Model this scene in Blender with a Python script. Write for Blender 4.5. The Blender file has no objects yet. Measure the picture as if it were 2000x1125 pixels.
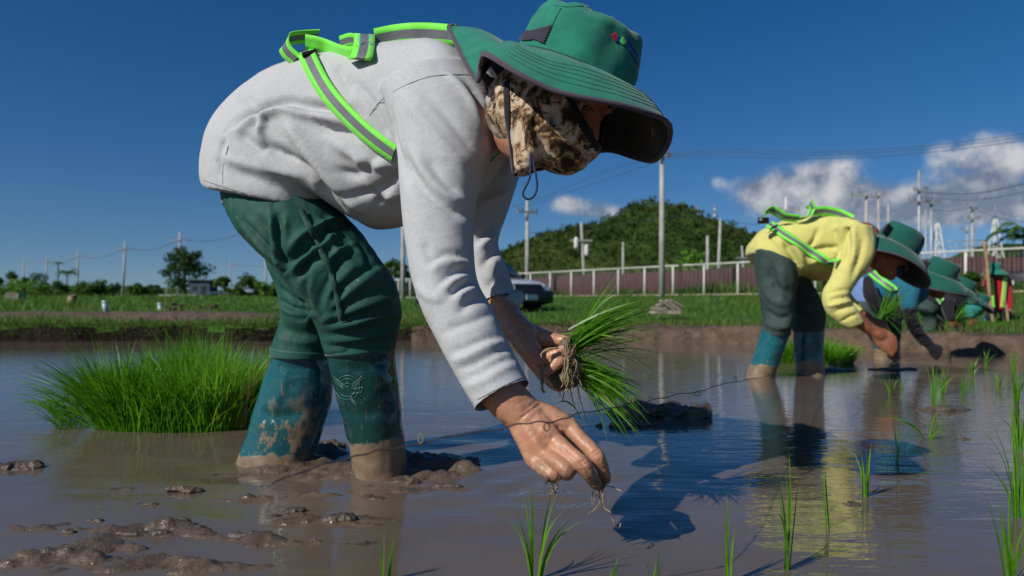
import bpy, bmesh, math, random
import numpy as np
from mathutils import Vector, Matrix, noise as mnoise
from mathutils.bvhtree import BVHTree

random.seed(7)
RNG = np.random.default_rng(11)
SC = bpy.context.scene
COL = SC.collection

# ------------------------------------------------------------------ camera
# eye 0.39 m above the paddy water, looking along +Y, level, 25 mm lens
H, FPX, CX, HY = 0.39, 1400.0, 1000.0, 590.0
cam_d = bpy.data.cameras.new('camera')
cam_d.sensor_width = 36.0
cam_d.lens = 36.0 * FPX / 2000.0
cam_d.shift_y = (HY - 562.5) / 2000.0
cam_d.clip_start = 0.05
cam_d.clip_end = 6000.0
cam_d.dof.use_dof = True
cam_d.dof.focus_distance = 1.28
cam_d.dof.aperture_fstop = 5.0
cam = bpy.data.objects.new('camera', cam_d)
cam.location = (0, 0, H)
cam.rotation_euler = (math.radians(90), 0, 0)
COL.objects.link(cam)
SC.camera = cam

# ------------------------------------------------------------------ light
SUN_AZ = math.radians(231.0)        # clockwise from +Y: behind the camera, to the left
SUN_EL = math.radians(35.5)
SUN_DIR = np.array([math.sin(SUN_AZ) * math.cos(SUN_EL), math.cos(SUN_AZ) * math.cos(SUN_EL), math.sin(SUN_EL)])
sun_d = bpy.data.lights.new('sun', 'SUN')
sun_d.energy = 4.3
sun_d.angle = math.radians(0.55)
sun_d.color = (1.0, 0.955, 0.87)
sun = bpy.data.objects.new('sun', sun_d)
sun.rotation_euler = Vector(SUN_DIR).to_track_quat('Z', 'Y').to_euler()
sun.location = (-6, -6, 8)
COL.objects.link(sun)

world = bpy.data.worlds.new('World')
SC.world = world
world.use_nodes = True
WN = world.node_tree.nodes; WL = world.node_tree.links
WN.clear()
def wmath(op, a, b=None, c=None, clamp=False):
    n = WN.new('ShaderNodeMath'); n.operation = op; n.use_clamp = clamp
    for i, v in enumerate((a, b, c)):
        if v is None: continue
        if isinstance(v, (int, float)): n.inputs[i].default_value = v
        else: WL.new(v, n.inputs[i])
    return n.outputs[0]
sky = WN.new('ShaderNodeTexSky')
sky.sky_type = 'NISHITA'
sky.sun_disc = False
sky.sun_elevation = SUN_EL
sky.sun_rotation = SUN_AZ
sky.altitude = 0
sky.air_density = 1.0
sky.dust_density = 0.35
sky.ozone_density = 2.6
hs = WN.new('ShaderNodeHueSaturation')
hs.inputs['Hue'].default_value = 0.497
hs.inputs['Saturation'].default_value = 1.30
hs.inputs['Value'].default_value = 0.60
tcs = WN.new('ShaderNodeTexCoord'); va = WN.new('ShaderNodeVectorMath'); va.operation = 'ADD'; va.inputs[1].default_value = (0, 0, .05)
WL.new(tcs.outputs['Generated'], va.inputs[0]); vn = WN.new('ShaderNodeVectorMath'); vn.operation = 'NORMALIZE'; WL.new(va.outputs[0], vn.inputs[0]); WL.new(vn.outputs[0], sky.inputs['Vector'])
tint = WN.new('ShaderNodeMix'); tint.data_type = 'RGBA'; tint.blend_type = 'MULTIPLY'; tint.inputs['Factor'].default_value = 1.0; tint.inputs['B'].default_value = (.93, .965, 1.13, 1)
WL.new(sky.outputs[0], tint.inputs['A']); WL.new(tint.outputs['Result'], hs.inputs['Color'])
# clouds: cumulus low over the horizon, by compass direction and elevation
tc = WN.new('ShaderNodeTexCoord')
sx = WN.new('ShaderNodeSeparateXYZ'); WL.new(tc.outputs['Generated'], sx.inputs[0])
az = wmath('ARCTAN2', sx.outputs[0], sx.outputs[1])
el = wmath('ARCSINE', sx.outputs[2])
cxyz = WN.new('ShaderNodeCombineXYZ')
WL.new(az, cxyz.inputs[0]); WL.new(el, cxyz.inputs[1])
def wnoise(scale, detail, rough, off=(0, 0, 0), sc=(1, 1, 1)):
    mp = WN.new('ShaderNodeMapping'); mp.inputs['Location'].default_value = off; mp.inputs['Scale'].default_value = sc
    WL.new(cxyz.outputs[0], mp.inputs[0])
    n = WN.new('ShaderNodeTexNoise'); n.inputs['Scale'].default_value = scale
    n.inputs['Detail'].default_value = detail; n.inputs['Roughness'].default_value = rough
    WL.new(mp.outputs[0], n.inputs['Vector']); return n.outputs['Fac']
def blob(a0, e0, ra, re, amp):
    da = wmath('DIVIDE', wmath('SUBTRACT', az, a0), ra)
    de = wmath('DIVIDE', wmath('SUBTRACT', el, e0), re)
    d2 = wmath('ADD', wmath('MULTIPLY', da, da), wmath('MULTIPLY', de, de))
    return wmath('MULTIPLY', wmath('EXPONENT', wmath('MULTIPLY', d2, -1.0)), amp)
def pxdir(px, py):
    u = (px - CX) / FPX; v = (HY - py) / FPX
    return math.atan(u), math.asin(v / math.sqrt(1 + u * u + v * v))
dens = None
for (px, py, ra, re, amp) in [(1470, 360, .030, .017, .55), (1540, 352, .050, .028, .7), (1650, 345, .040, .040, .85), (1600, 385, .11, .018, .6),
                              (1900, 318, .046, .036, .80), (1975, 330, .050, .034, .68), (1400, 355, .014, .012, .42), (1840, 305, .02, .02, .4),
                              (1850, 395, .16, .022, .62), (1680, 410, .16, .024, .5),
                              (1150, 408, .055, .020, .60), (1100, 395, .025, .016, .45), (1190, 412, .03, .014, .4), (1930, 425, .10, .03, .35)]:
    a0, e0 = pxdir(px, py)
    b = blob(a0, e0, ra, re, amp)
    dens = b if dens is None else wmath('ADD', dens, b)
# the same cumulus go on round the horizon where the camera does not look
for a0 in (1.15, 1.7, 2.4, 3.0, -1.2, -1.8, -2.5, -2.95):
    dens = wmath('ADD', dens, blob(a0, .16, .20, .05, .7))
nz = wnoise(17, 6.0, .60)
n2 = wnoise(17, 6.0, .60, (.014, -.022, 0))
cl = wmath('MULTIPLY', wmath('MULTIPLY', dens, 1.0), wmath('ADD', wmath('MULTIPLY', nz, 2.1), -.12))
mr = WN.new('ShaderNodeMapRange'); mr.interpolation_type = 'SMOOTHSTEP'
mr.inputs['From Min'].default_value = .30; mr.inputs['From Max'].default_value = .92
mr.inputs['To Max'].default_value = .92
WL.new(cl, mr.inputs['Value'])
sh = wmath('ADD', wmath('MULTIPLY', wmath('SUBTRACT', nz, n2), 2.6), .40)
sh = wmath('ADD', sh, wmath('MULTIPLY', wmath('SUBTRACT', el, .145), 5.0), clamp=True)
cr = WN.new('ShaderNodeValToRGB')
cr.color_ramp.elements[0].position = 0.05; cr.color_ramp.elements[0].color = (.17, .21, .29, 1)
cr.color_ramp.elements[1].position = 0.9; cr.color_ramp.elements[1].color = (.62, .62, .63, 1)
WL.new(sh, cr.inputs[0])
SKY_STR = 0.10
scl = WN.new('ShaderNodeVectorMath'); scl.operation = 'SCALE'; scl.inputs['Scale'].default_value = 1.0 / SKY_STR
WL.new(cr.outputs[0], scl.inputs[0])
mixc = WN.new('ShaderNodeMix'); mixc.data_type = 'RGBA'
WL.new(mr.outputs[0], mixc.inputs['Factor']); WL.new(hs.outputs[0], mixc.inputs['A']); WL.new(scl.outputs[0], mixc.inputs['B'])
bg = WN.new('ShaderNodeBackground'); bg.inputs['Strength'].default_value = SKY_STR
wo = WN.new('ShaderNodeOutputWorld')
WL.new(mixc.outputs['Result'], bg.inputs['Color']); WL.new(bg.outputs[0], wo.inputs['Surface'])

SC.view_settings.view_transform = 'Standard'
SC.view_settings.look = 'None'
SC.view_settings.exposure = 0.0
SC.view_settings.gamma = 1.0
SC.view_settings.use_curve_mapping = False
SC.render.engine = 'CYCLES'
SC.cycles.use_denoising = True
SC.cycles.max_bounces = 6
SC.cycles.caustics_reflective = False
SC.cycles.caustics_refractive = False
SC.cycles.sample_clamp_indirect = 3.0

# ------------------------------------------------------------------ helpers
def P(px, py, Y):
    """the place that lies at depth Y behind a point of the photograph"""
    return np.array([(px - CX) * Y / FPX, Y, H - (py - HY) * Y / FPX])
def PW(px, py, z=0.0):
    """the place on the level z below the horizon"""
    return P(px, py, (H - z) * FPX / (py - HY))

def mk(name, v, f, mats=None, parent=None, smooth=True, midx=None, loc=None):
    me = bpy.data.meshes.new(name)
    v = np.asarray(v, dtype=float)
    if isinstance(f, np.ndarray): f = f.tolist()
    me.from_pydata(v.tolist(), [], f)
    if mats is not None:
        for m in (mats if isinstance(mats, (list, tuple)) else [mats]): me.materials.append(m)
    if midx is not None: me.polygons.foreach_set('material_index', np.asarray(midx, dtype=np.int32))
    if smooth: me.polygons.foreach_set('use_smooth', np.ones(len(me.polygons), dtype=bool))
    me.update()
    o = bpy.data.objects.new(name, me)
    COL.objects.link(o)
    if loc is not None: o.location = loc
    if parent is not None: attach(o, parent)
    return o
def attach(o, parent):
    o.parent = parent
    if parent.parent is None:
        o.matrix_parent_inverse = Matrix.LocRotScale(parent.location, parent.rotation_euler, parent.scale).inverted()
def empty(name, loc, label=None, cat=None, group=None):
    o = bpy.data.objects.new(name, None)
    o.location = Vector([float(c) for c in loc]); o.empty_display_size = .1
    COL.objects.link(o)
    if label: tag(o, label, cat, group)
    return o
def tag(o, label=None, cat=None, group=None, kind=None):
    if label: o['label'] = label
    if cat: o['category'] = cat
    if group: o['group'] = group
    if kind: o['kind'] = kind
    return o

def catmull(a, n, closed=False):
    a = np.asarray(a, dtype=float); m = len(a)
    if m == 2 and not closed:
        t = np.linspace(0, 1, n + 1)[:, None]; return a[0] * (1 - t) + a[1] * t
    out = []
    segs = m if closed else m - 1
    for i in range(segs):
        p1, p2 = a[i], a[(i + 1) % m]
        p0 = a[(i - 1) % m] if (closed or i > 0) else 2 * p1 - p2
        p3 = a[(i + 2) % m] if (closed or i < m - 2) else 2 * p2 - p1
        for k in range(n):
            t = k / n
            out.append(.5 * (2 * p1 + (p2 - p0) * t + (2 * p0 - 5 * p1 + 4 * p2 - p3) * t * t + (3 * p1 - p0 - 3 * p2 + p3) * t ** 3))
    if not closed: out.append(a[-1])
    return np.array(out)

def loft(rings, nsub=5, seg=28, p=2.0, cap=True):
    """rings: (centre, half axis U, half axis V)"""
    A = catmull(np.array([np.concatenate(r) for r in rings]), nsub)
    th = np.linspace(0, 2 * np.pi, seg, endpoint=False)
    c = np.sign(np.cos(th)) * np.abs(np.cos(th)) ** (2 / p); s = np.sign(np.sin(th)) * np.abs(np.sin(th)) ** (2 / p)
    v = (A[:, None, 0:3] + c[None, :, None] * A[:, None, 3:6] + s[None, :, None] * A[:, None, 6:9]).reshape(-1, 3)
    n = len(A); f = []
    for i in range(n - 1):
        for j in range(seg):
            k = (j + 1) % seg
            f.append((i * seg + j, i * seg + k, (i + 1) * seg + k, (i + 1) * seg + j))
    if cap:
        v = np.vstack([v, A[0, :3], A[-1, :3]]); a = len(v) - 2
        for j in range(seg):
            k = (j + 1) % seg
            f.append((a, k, j)); f.append((a + 1, (n - 1) * seg + j, (n - 1) * seg + k))
    return v, f
def chain(pts, nsub=5, seg=14, flat=1.0, round_ends=True):
    """tapered limb: list of (point, radius); ends rounded"""
    c = np.array([p for p, r in pts], dtype=float); r = np.array([q for p, q in pts], dtype=float)
    A = catmull(np.column_stack([c, r]), nsub)
    c, r = A[:, :3], A[:, 3]
    if round_ends:
        t0 = c[0] - c[1]; t0 /= np.linalg.norm(t0) + 1e-9; t1 = c[-1] - c[-2]; t1 /= np.linalg.norm(t1) + 1e-9
        pre = [(c[0] + t0 * r[0] * math.sin(a), r[0] * math.cos(a)) for a in (1.45, 1.0, .5)]
        post = [(c[-1] + t1 * r[-1] * math.sin(a), r[-1] * math.cos(a)) for a in (.5, 1.0, 1.45)]
        c = np.vstack([[q[0] for q in pre], c, [q[0] for q in post]]); r = np.concatenate([[q[1] for q in pre], r, [q[1] for q in post]])
    tan = np.gradient(c, axis=0); tan /= np.linalg.norm(tan, axis=1)[:, None] + 1e-9
    up = np.array([0, 0, 1.]) if abs(tan[0][2]) < .9 else np.array([0, 1., 0])
    th = np.linspace(0, 2 * np.pi, seg, endpoint=False); vs = []
    for i in range(len(c)):
        a = np.cross(tan[i], up); a /= np.linalg.norm(a) + 1e-9; b = np.cross(a, tan[i])
        up = b
        vs.append(c[i] + r[i] * (np.cos(th)[:, None] * a + flat * np.sin(th)[:, None] * b))
    v = np.vstack(vs); n = len(c); f = []
    for i in range(n - 1):
        for j in range(seg):
            k = (j + 1) % seg
            f.append((i * seg + j, i * seg + k, (i + 1) * seg + k, (i + 1) * seg + j))
    v = np.vstack([v, c[0], c[-1]]); a = len(v) - 2
    for j in range(seg):
        k = (j + 1) % seg
        f.append((a, k, j)); f.append((a + 1, (n - 1) * seg + j, (n - 1) * seg + k))
    return v, f
def ball(c, r, seg=20, rings=12, axes=None):
    c = np.asarray(c, float); r = np.broadcast_to(np.asarray(r, float), 3)
    A = np.eye(3) if axes is None else np.asarray(axes, float)
    v = []; f = []
    for i in range(rings + 1):
        t = math.pi * i / rings
        for j in range(seg):
            q = 2 * math.pi * j / seg
            d = np.array([math.sin(t) * math.cos(q), math.sin(t) * math.sin(q), math.cos(t)]) * r
            v.append(c + d @ A)
    for i in range(rings):
        for j in range(seg):
            k = (j + 1) % seg
            f.append((i * seg + j, (i + 1) * seg + j, (i + 1) * seg + k, i * seg + k))
    return np.array(v), f
def joinm(parts):
    V = []; F = []; o = 0
    for v, f in parts:
        V.append(np.asarray(v, float)); F += [tuple(i + o for i in q) for q in f]; o += len(v)
    return np.vstack(V), F
def boxm(c, s, rot=None):
    c = np.asarray(c, float); s = np.asarray(s, float) / 2
    d = np.array([[x, y, z] for x in (-1, 1) for y in (-1, 1) for z in (-1, 1)], float) * s
    if rot is not None: d = d @ np.asarray(rot, float).T
    return c + d, [(0, 1, 3, 2), (4, 6, 7, 5), (0, 4, 5, 1), (2, 3, 7, 6), (0, 2, 6, 4), (1, 5, 7, 3)]
def cylm(a, b, r0, r1=None, seg=10):
    a = np.asarray(a, float); b = np.asarray(b, float)
    return chain([(a, r0), (b, r0 if r1 is None else r1)], nsub=1, seg=seg, round_ends=False)
def adjacency(v, f):
    e = set()
    for q in f:
        m = len(q)
        for i in range(m):
            a, b = q[i], q[(i + 1) % m]
            e.add((a, b) if a < b else (b, a))
    return np.array(list(e), dtype=np.int64)
def smooth_v(v, f, it=3, lam=.5):
    fa = np.asarray(f) if not isinstance(f, np.ndarray) else f
    if fa.dtype == object: e = adjacency(v, f)
    else:
        e = np.vstack([np.column_stack([fa[:, i], fa[:, (i + 1) % fa.shape[1]]]) for i in range(fa.shape[1])])
        e = np.sort(e, axis=1); e = np.unique(e, axis=0)
    n = len(v); deg = np.zeros(n); np.add.at(deg, e[:, 0], 1); np.add.at(deg, e[:, 1], 1); deg[deg == 0] = 1
    v = v.copy()
    for _ in range(it):
        s = np.zeros_like(v); np.add.at(s, e[:, 0], v[e[:, 1]]); np.add.at(s, e[:, 1], v[e[:, 0]])
        v += lam * (s / deg[:, None] - v)
    return v
def vnormals(v, f):
    f = np.asarray(f); n = np.zeros_like(v)
    fn = np.cross(v[f[:, 2]] - v[f[:, 0]], v[f[:, 3 if f.shape[1] > 3 else 1]] - v[f[:, 1 if f.shape[1] > 3 else 0]])
    if f.shape[1] == 3: fn = np.cross(v[f[:, 1]] - v[f[:, 0]], v[f[:, 2]] - v[f[:, 0]])
    for i in range(f.shape[1]): np.add.at(n, f[:, i], fn)
    return n / (np.linalg.norm(n, axis=1)[:, None] + 1e-12)
def fuse(parts, voxel, it=3, lam=.5):
    """one continuous skin round overlapping closed shapes"""
    v, f = joinm(parts)
    me = bpy.data.meshes.new('tmp'); me.from_pydata(v.tolist(), [], f); me.update()
    bm = bmesh.new(); bm.from_mesh(me); bmesh.ops.recalc_face_normals(bm, faces=bm.faces); bm.to_mesh(me); bm.free()
    o = bpy.data.objects.new('tmp', me); COL.objects.link(o)
    m = o.modifiers.new('r', 'REMESH'); m.mode = 'VOXEL'; m.voxel_size = voxel; m.adaptivity = 0
    dg = bpy.context.evaluated_depsgraph_get(); ev = o.evaluated_get(dg); em = ev.to_mesh()
    n = len(em.vertices); vv = np.zeros(n * 3); em.vertices.foreach_get('co', vv); vv = vv.reshape(-1, 3)
    nl = len(em.loops); ll = np.zeros(nl, dtype=np.int32); em.loops.foreach_get('vertex_index', ll)
    ff = ll.reshape(-1, 4).astype(np.int64)
    ev.to_mesh_clear(); bpy.data.objects.remove(o); bpy.data.meshes.remove(me)
    vv = smooth_v(vv, ff, it, lam)
    return vv, ff
def cut_end(v, f, c, n, rad):
    """trim a sleeve or hem flat at a plane and open it"""
    c = np.asarray(c, float); n = np.asarray(n, float) / np.linalg.norm(n)
    d = (v - c) @ n; out = (d > 0) & (np.linalg.norm(v - c, axis=1) < rad)
    v = v.copy(); v[out] -= n * d[out][:, None]
    return v, f[~out[f].all(axis=1)]
CAMP = np.array([0, 0, H])
def bvh(v, f): return BVHTree.FromPolygons(v.tolist(), np.asarray(f).tolist() if isinstance(f, np.ndarray) else f)
def cast(tree, px, py):
    d = P(px, py, 1.0) - CAMP; d /= np.linalg.norm(d)
    h = tree.ray_cast(Vector(CAMP), Vector(d))
    if h[0] is None: return None
    n = np.array(h[1]); return np.array(h[0]), (n if n @ d < 0 else -n)
def on_surface(tree, pts, n=6):
    q = catmull(np.array(pts, float), n); o = []
    for a in q:
        h = cast(tree, a[0], a[1])
        if h is not None: o.append(h)
    return o
def folds(v, f, specs, tree=None):
    """press creases and ridges into cloth: (kind, amplitude m, width m, photo polyline)"""
    tree = tree or bvh(v, f)
    N = vnormals(v, f); D = np.zeros(len(v))
    for kind, amp, w, pts in specs:
        hs_ = on_surface(tree, pts, 8)
        if len(hs_) < 3: continue
        q = np.array([h[0] for h in hs_]); nn = np.array([h[1] for h in hs_])
        lo = q.min(0) - 3.5 * w; hi = q.max(0) + 3.5 * w
        ix = np.where(((v > lo) & (v < hi)).all(axis=1))[0]
        if len(ix) == 0: continue
        d = v[ix][:, None, :] - q[None]; dd = np.linalg.norm(d, axis=2); j = dd.argmin(axis=1); dm = dd[np.arange(len(ix)), j]
        t = np.gradient(q, axis=0); t /= np.linalg.norm(t, axis=1)[:, None] + 1e-9
        side = np.cross(t, nn); sg = np.einsum('ij,ij->i', d[np.arange(len(ix)), j], side[j]) / (dm + 1e-9)
        u = np.linspace(0, 1, len(q)); env = np.minimum(1, 4 * np.minimum(u, 1 - u) + .15)[j]
        face = np.einsum('ij,ij->i', N[ix], nn[j]) > -.1
        x = dm / w
        if kind == 'ridge': prof = np.exp(-x * x)
        elif kind == 'groove': prof = -np.exp(-x * x)
        else:
            s = x * np.where(sg > 0, 1, -1) * np.abs(sg) ** .3
            prof = np.exp(-(s - .75) ** 2 * 1.2) - np.exp(-(s + .75) ** 2 * 1.2)
            prof = np.where(x > 3, 0, prof)
        D[ix] += amp * prof * env * face
    return v + N * D[:, None]
def wrinkle(v, f, amp, scale, stretch=None, detail=3, seed=0):
    N = vnormals(v, f); o = Vector((seed * 3.1, seed * 1.7, seed * 5.3)); S = np.eye(3) if stretch is None else np.asarray(stretch, float)
    q = (v @ S.T) * scale
    d = np.array([mnoise.fractal(Vector(a) + o, 1.0, 2.0, detail) for a in q])
    return v + N * (amp * d)[:, None]
def ribbon(pts, wdir, width, cols=1, thick=0.0):
    """strip along points; wdir per point; returns v, f, column index per face"""
    pts = np.asarray(pts, float); wd = np.asarray(wdir, float)
    if wd.ndim == 1: wd = np.repeat(wd[None], len(pts), 0)
    wd = wd / (np.linalg.norm(wd, axis=1)[:, None] + 1e-9)
    t = np.gradient(pts, axis=0); nrm = np.cross(t, wd); nrm /= np.linalg.norm(nrm, axis=1)[:, None] + 1e-9
    us = np.asarray(cols if not isinstance(cols, int) else np.linspace(-1, 1, cols + 1), float); m = len(us)
    wv = np.broadcast_to(np.asarray(width, float) / 2, len(pts))
    top = pts[:, None, :] + us[None, :, None] * (wd * wv[:, None])[:, None, :]
    v = top.reshape(-1, 3); f = []; c = []
    n = len(pts)
    for i in range(n - 1):
        for j in range(m - 1):
            f.append((i * m + j, i * m + j + 1, (i + 1) * m + j + 1, (i + 1) * m + j)); c.append(j)
    if thick:
        b = (top - (nrm * thick)[:, None, :]).reshape(-1, 3); o = len(v); v = np.vstack([v, b])
        f2 = [(q[3] + o, q[2] + o, q[1] + o, q[0] + o) for q in f]; c += c; f = f + f2
        for i in range(n - 1):
            f.append((i * m, (i + 1) * m, (i + 1) * m + o, i * m + o)); c.append(0)
            f.append(((i + 1) * m + m - 1, i * m + m - 1, i * m + m - 1 + o, (i + 1) * m + m - 1 + o)); c.append(m - 2)
    return v, f, c
def surf_ribbon(tree, pts, width, lift=.0015, cols=1, thick=0.0012, n=8, sm=3):
    h = on_surface(tree, pts, n)
    q = np.array([a + b * lift for a, b in h]); nn = np.array([b for a, b in h])
    nn = smooth_line(nn, sm); q = smooth_line(q, sm)
    t = np.gradient(q, axis=0); wd = np.cross(nn, t)
    return ribbon(q + nn * thick / (np.linalg.norm(nn, axis=1)[:, None]), wd, width, cols, thick)
def smooth_line(q, it):
    q = q.copy()
    for _ in range(it):
        q[1:-1] = .5 * q[1:-1] + .25 * (q[:-2] + q[2:])
    return q
def tubepath(pts, r, seg=6, nsub=5):
    return chain([(p, r) for p in pts], nsub=nsub, seg=seg, round_ends=False)
def tube(rows, nsub=6, seg=30, p=2.0):
    """rows: (left px, left py, right px, right py, depth, half thickness[, dY tilt]) -> closed limb"""
    R = []
    for r in rows:
        a = P(r[0], r[1], r[4]); b = P(r[2], r[3], r[4]); k = r[6] if len(r) > 6 else 0.0
        U = (a - b) / 2; U[1] += k; R.append(((a + b) / 2, U, np.array([0, r[5], 0])))
    return loft(R, nsub, seg, p)
# ------------------------------------------------------------------ materials
class MT:
    def __init__(s, name):
        s.m = bpy.data.materials.new(name); s.m.use_nodes = True
        s.n = s.m.node_tree.nodes; s.l = s.m.node_tree.links
        s.b = s.n['Principled BSDF']; s.out = s.n['Material Output']; s._tc = None
    def tc(s, which='Object'):
        if s._tc is None: s._tc = s.n.new('ShaderNodeTexCoord')
        return s._tc.outputs[which]
    def mapping(s, scale=(1, 1, 1), rot=(0, 0, 0), loc=(0, 0, 0), src=None):
        m = s.n.new('ShaderNodeMapping'); m.inputs['Scale'].default_value = scale; m.inputs['Rotation'].default_value = rot; m.inputs['Location'].default_value = loc
        s.l.new(src or s.tc(), m.inputs[0]); return m.outputs[0]
    def noise(s, scale, detail=4, rough=.55, vec=None, dist=0.0):
        t = s.n.new('ShaderNodeTexNoise'); t.inputs['Scale'].default_value = scale; t.inputs['Detail'].default_value = detail
        t.inputs['Roughness'].default_value = rough; t.inputs['Distortion'].default_value = dist
        s.l.new(vec or s.tc(), t.inputs['Vector']); return t.outputs['Fac']
    def vor(s, scale, vec=None, feat='F1', out='Distance'):
        t = s.n.new('ShaderNodeTexVoronoi'); t.inputs['Scale'].default_value = scale; t.feature = feat
        s.l.new(vec or s.tc(), t.inputs['Vector']); return t.outputs[out]
    def ramp(s, fac, stops):
        r = s.n.new('ShaderNodeValToRGB'); e = r.color_ramp.elements
        while len(e) < len(stops): e.new(.5)
        for i, (p, c) in enumerate(stops):
            e[i].position = p; e[i].color = (c[0], c[1], c[2], 1) if not isinstance(c, (int, float)) else (c, c, c, 1)
        s.l.new(fac, r.inputs[0]); return r.outputs[0]
    def math(s, op, a, b=None, clamp=False):
        n = s.n.new('ShaderNodeMath'); n.operation = op; n.use_clamp = clamp
        for i, v in enumerate((a, b)):
            if v is None: continue
            if isinstance(v, (int, float)): n.inputs[i].default_value = v
            else: s.l.new(v, n.inputs[i])
        return n.outputs[0]
    def mix(s, fac, a, b, mode='MIX'):
        n = s.n.new('ShaderNodeMix'); n.data_type = 'RGBA'; n.blend_type = mode
        for k, v in (('Factor', fac), ('A', a), ('B', b)):
            i = n.inputs[k]
            if isinstance(v, (int, float)): i.default_value = v if k == 'Factor' else (v, v, v, 1)
            elif isinstance(v, (tuple, list)): i.default_value = (v[0], v[1], v[2], 1)
            else: s.l.new(v, i)
        return n.outputs['Result']
    def xyz(s, src=None):
        n = s.n.new('ShaderNodeSeparateXYZ'); s.l.new(src or s.tc(), n.inputs[0]); return n.outputs
    def geo(s, which): 
        n = s.n.new('ShaderNodeNewGeometry'); return n.outputs[which]
    def set(s, **k):
        names = {'col': 'Base Color', 'rough': 'Roughness', 'spec': 'Specular IOR Level', 'metal': 'Metallic', 'ior': 'IOR', 'coat': 'Coat Weight', 'crough': 'Coat Roughness',
                 'sheen': 'Sheen Weight', 'sss': 'Subsurface Weight', 'trans': 'Transmission Weight', 'alpha': 'Alpha'}
        for a, v in k.items():
            i = s.b.inputs[names[a]]
            if isinstance(v, (int, float)): i.default_value = v
            elif isinstance(v, (tuple, list)): i.default_value = (v[0], v[1], v[2], 1)
            else: s.l.new(v, i)
        return s
    def bump(s, h, strength=.3, dist=.01, prev=None):
        b = s.n.new('ShaderNodeBump'); b.inputs['Strength'].default_value = strength; b.inputs['Distance'].default_value = dist
        s.l.new(h, b.inputs['Height'])
        if prev is not None: s.l.new(prev, b.inputs['Normal'])
        s.l.new(b.outputs[0], s.b.inputs['Normal']); return b.outputs[0]
    def translucent(s, col, amount):
        t = s.n.new('ShaderNodeBsdfTranslucent')
        if isinstance(col, tuple): t.inputs['Color'].default_value = (*col, 1)
        else: s.l.new(col, t.inputs['Color'])
        mx = s.n.new('ShaderNodeMixShader'); mx.inputs[0].default_value = amount
        s.l.new(s.b.outputs[0], mx.inputs[1]); s.l.new(t.outputs[0], mx.inputs[2]); s.l.new(mx.outputs[0], s.out.inputs['Surface'])
        return s
def simple(name, col, rough=.6, var=.25, scale=8, bump=None, spec=.5, metal=0):
    t = MT(name); n = t.noise(scale, 5)
    d = tuple(c * (1 - var) for c in col); u = tuple(min(1, c * (1 + var)) for c in col)
    t.set(col=t.ramp(n, [(.3, d), (.7, u)]), rough=rough, spec=spec, metal=metal)
    if bump: t.bump(t.noise(bump[0], 4), bump[1], bump[2])
    return t.m

MAT = {}
# --- cloth
def cloth_heather():
    t = MT('heather_grey_knit')
    a = t.noise(1.0, 4, .7, t.mapping((620, 450, 90)))
    b = t.noise(1.0, 3, .6, t.mapping((100, 260, 620)))
    g = t.noise(9, 3)
    n = t.math('ADD', t.math('MULTIPLY', a, .6), t.math('MULTIPLY', b, .4))
    t.set(col=t.mix(t.ramp(g, [(.3, 0.0), (.7, .25)]), t.ramp(n, [(.36, (.375, .385, .395)), (.64, (.53, .535, .54))]), (.44, .445, .445)), rough=.92, spec=.12)
    cr_ = t.math('ABSOLUTE', t.math('SUBTRACT', t.noise(1.0, 3, .5, t.mapping((9, 9, 24), rot=(0, .5, 0)), .4), .5))
    nb = t.bump(cr_, .35, .008); t.bump(t.noise(40, 3, .5), .08, .004, nb)
    return t.m
MAT['shirt'] = cloth_heather()
def cloth(name, col, rough=.85, fine=900, var=.12, sheen=.2):
    t = MT(name); n = t.noise(30, 5)
    w = t.noise(fine, 2)
    c = t.ramp(n, [(.3, tuple(x * (1 - var) for x in col)), (.7, tuple(x * (1 + var) for x in col))])
    c = t.mix(t.math('MULTIPLY', w, .35), c, tuple(x * .6 for x in col))
    t.set(col=c, rough=rough, spec=.25, sheen=sheen)
    nb = t.bump(t.noise(60, 4), .25, .003); t.bump(w, .3, .0006, nb)
    return t.m
MAT['hat'] = cloth('hat_green_cotton', (.012, .19, .125), var=.22)
MAT['hat_bg'] = cloth('hat_dark_green_cotton', (.006, .095, .068))
MAT['hat_dark'] = cloth('hat_navy_lining', (.006, .007, .012))
MAT['hat_bind'] = cloth('hat_binding_purple_grey', (.075, .058, .085))
MAT['hat_mesh'] = cloth('hat_vent_mesh', (.035, .026, .045), fine=600)
MAT['yellow'] = cloth('pale_yellow_knit', (.64, .60, .185), var=.06)
MAT['teal'] = cloth('teal_knit', (.012, .14, .22))
MAT['blueshirt'] = cloth('light_blue_cotton', (.16, .27, .55))
MAT['black_cloth'] = cloth('black_cloth', (.014, .013, .018))
MAT['grey_cloth'] = cloth('slate_waistband', (.055, .06, .075))
MAT['red_cloth'] = cloth('red_cloth', (.42, .012, .02))
MAT['turq'] = cloth('turquoise_sleeve', (.02, .27, .25))
def rubber(name, col, rough, mudline=None, mudvec=None):
    t = MT(name); n = t.noise(22, 5, .6)
    c = t.ramp(n, [(.3, tuple(x * .8 for x in col)), (.7, tuple(x * 1.2 for x in col))])
    sp = t.ramp(t.noise(95, 3, .55), [(.70, 0.), (.735, .75)])
    dust = t.ramp(t.noise(14, 6, .7), [(.5, 0.), (.75, .22)])
    c = t.mix(dust, c, (.16, .17, .12)); c = t.mix(sp, c, (.26, .21, .14))
    t.set(col=c, rough=t.ramp(n, [(.3, rough * .85), (.7, rough * 1.2)]), spec=.25)
    cr_ = t.math('ABSOLUTE', t.math('SUBTRACT', t.noise(15, 4, .55, t.mapping((1, 1, .7), rot=(0, .6, 0)), .5), .5))
    nb = t.bump(cr_, .55, .010); nb = t.bump(t.noise(60, 4), .2, .003, nb); t.bump(t.noise(700, 2), .12, .0005, nb)
    return t.m
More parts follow.
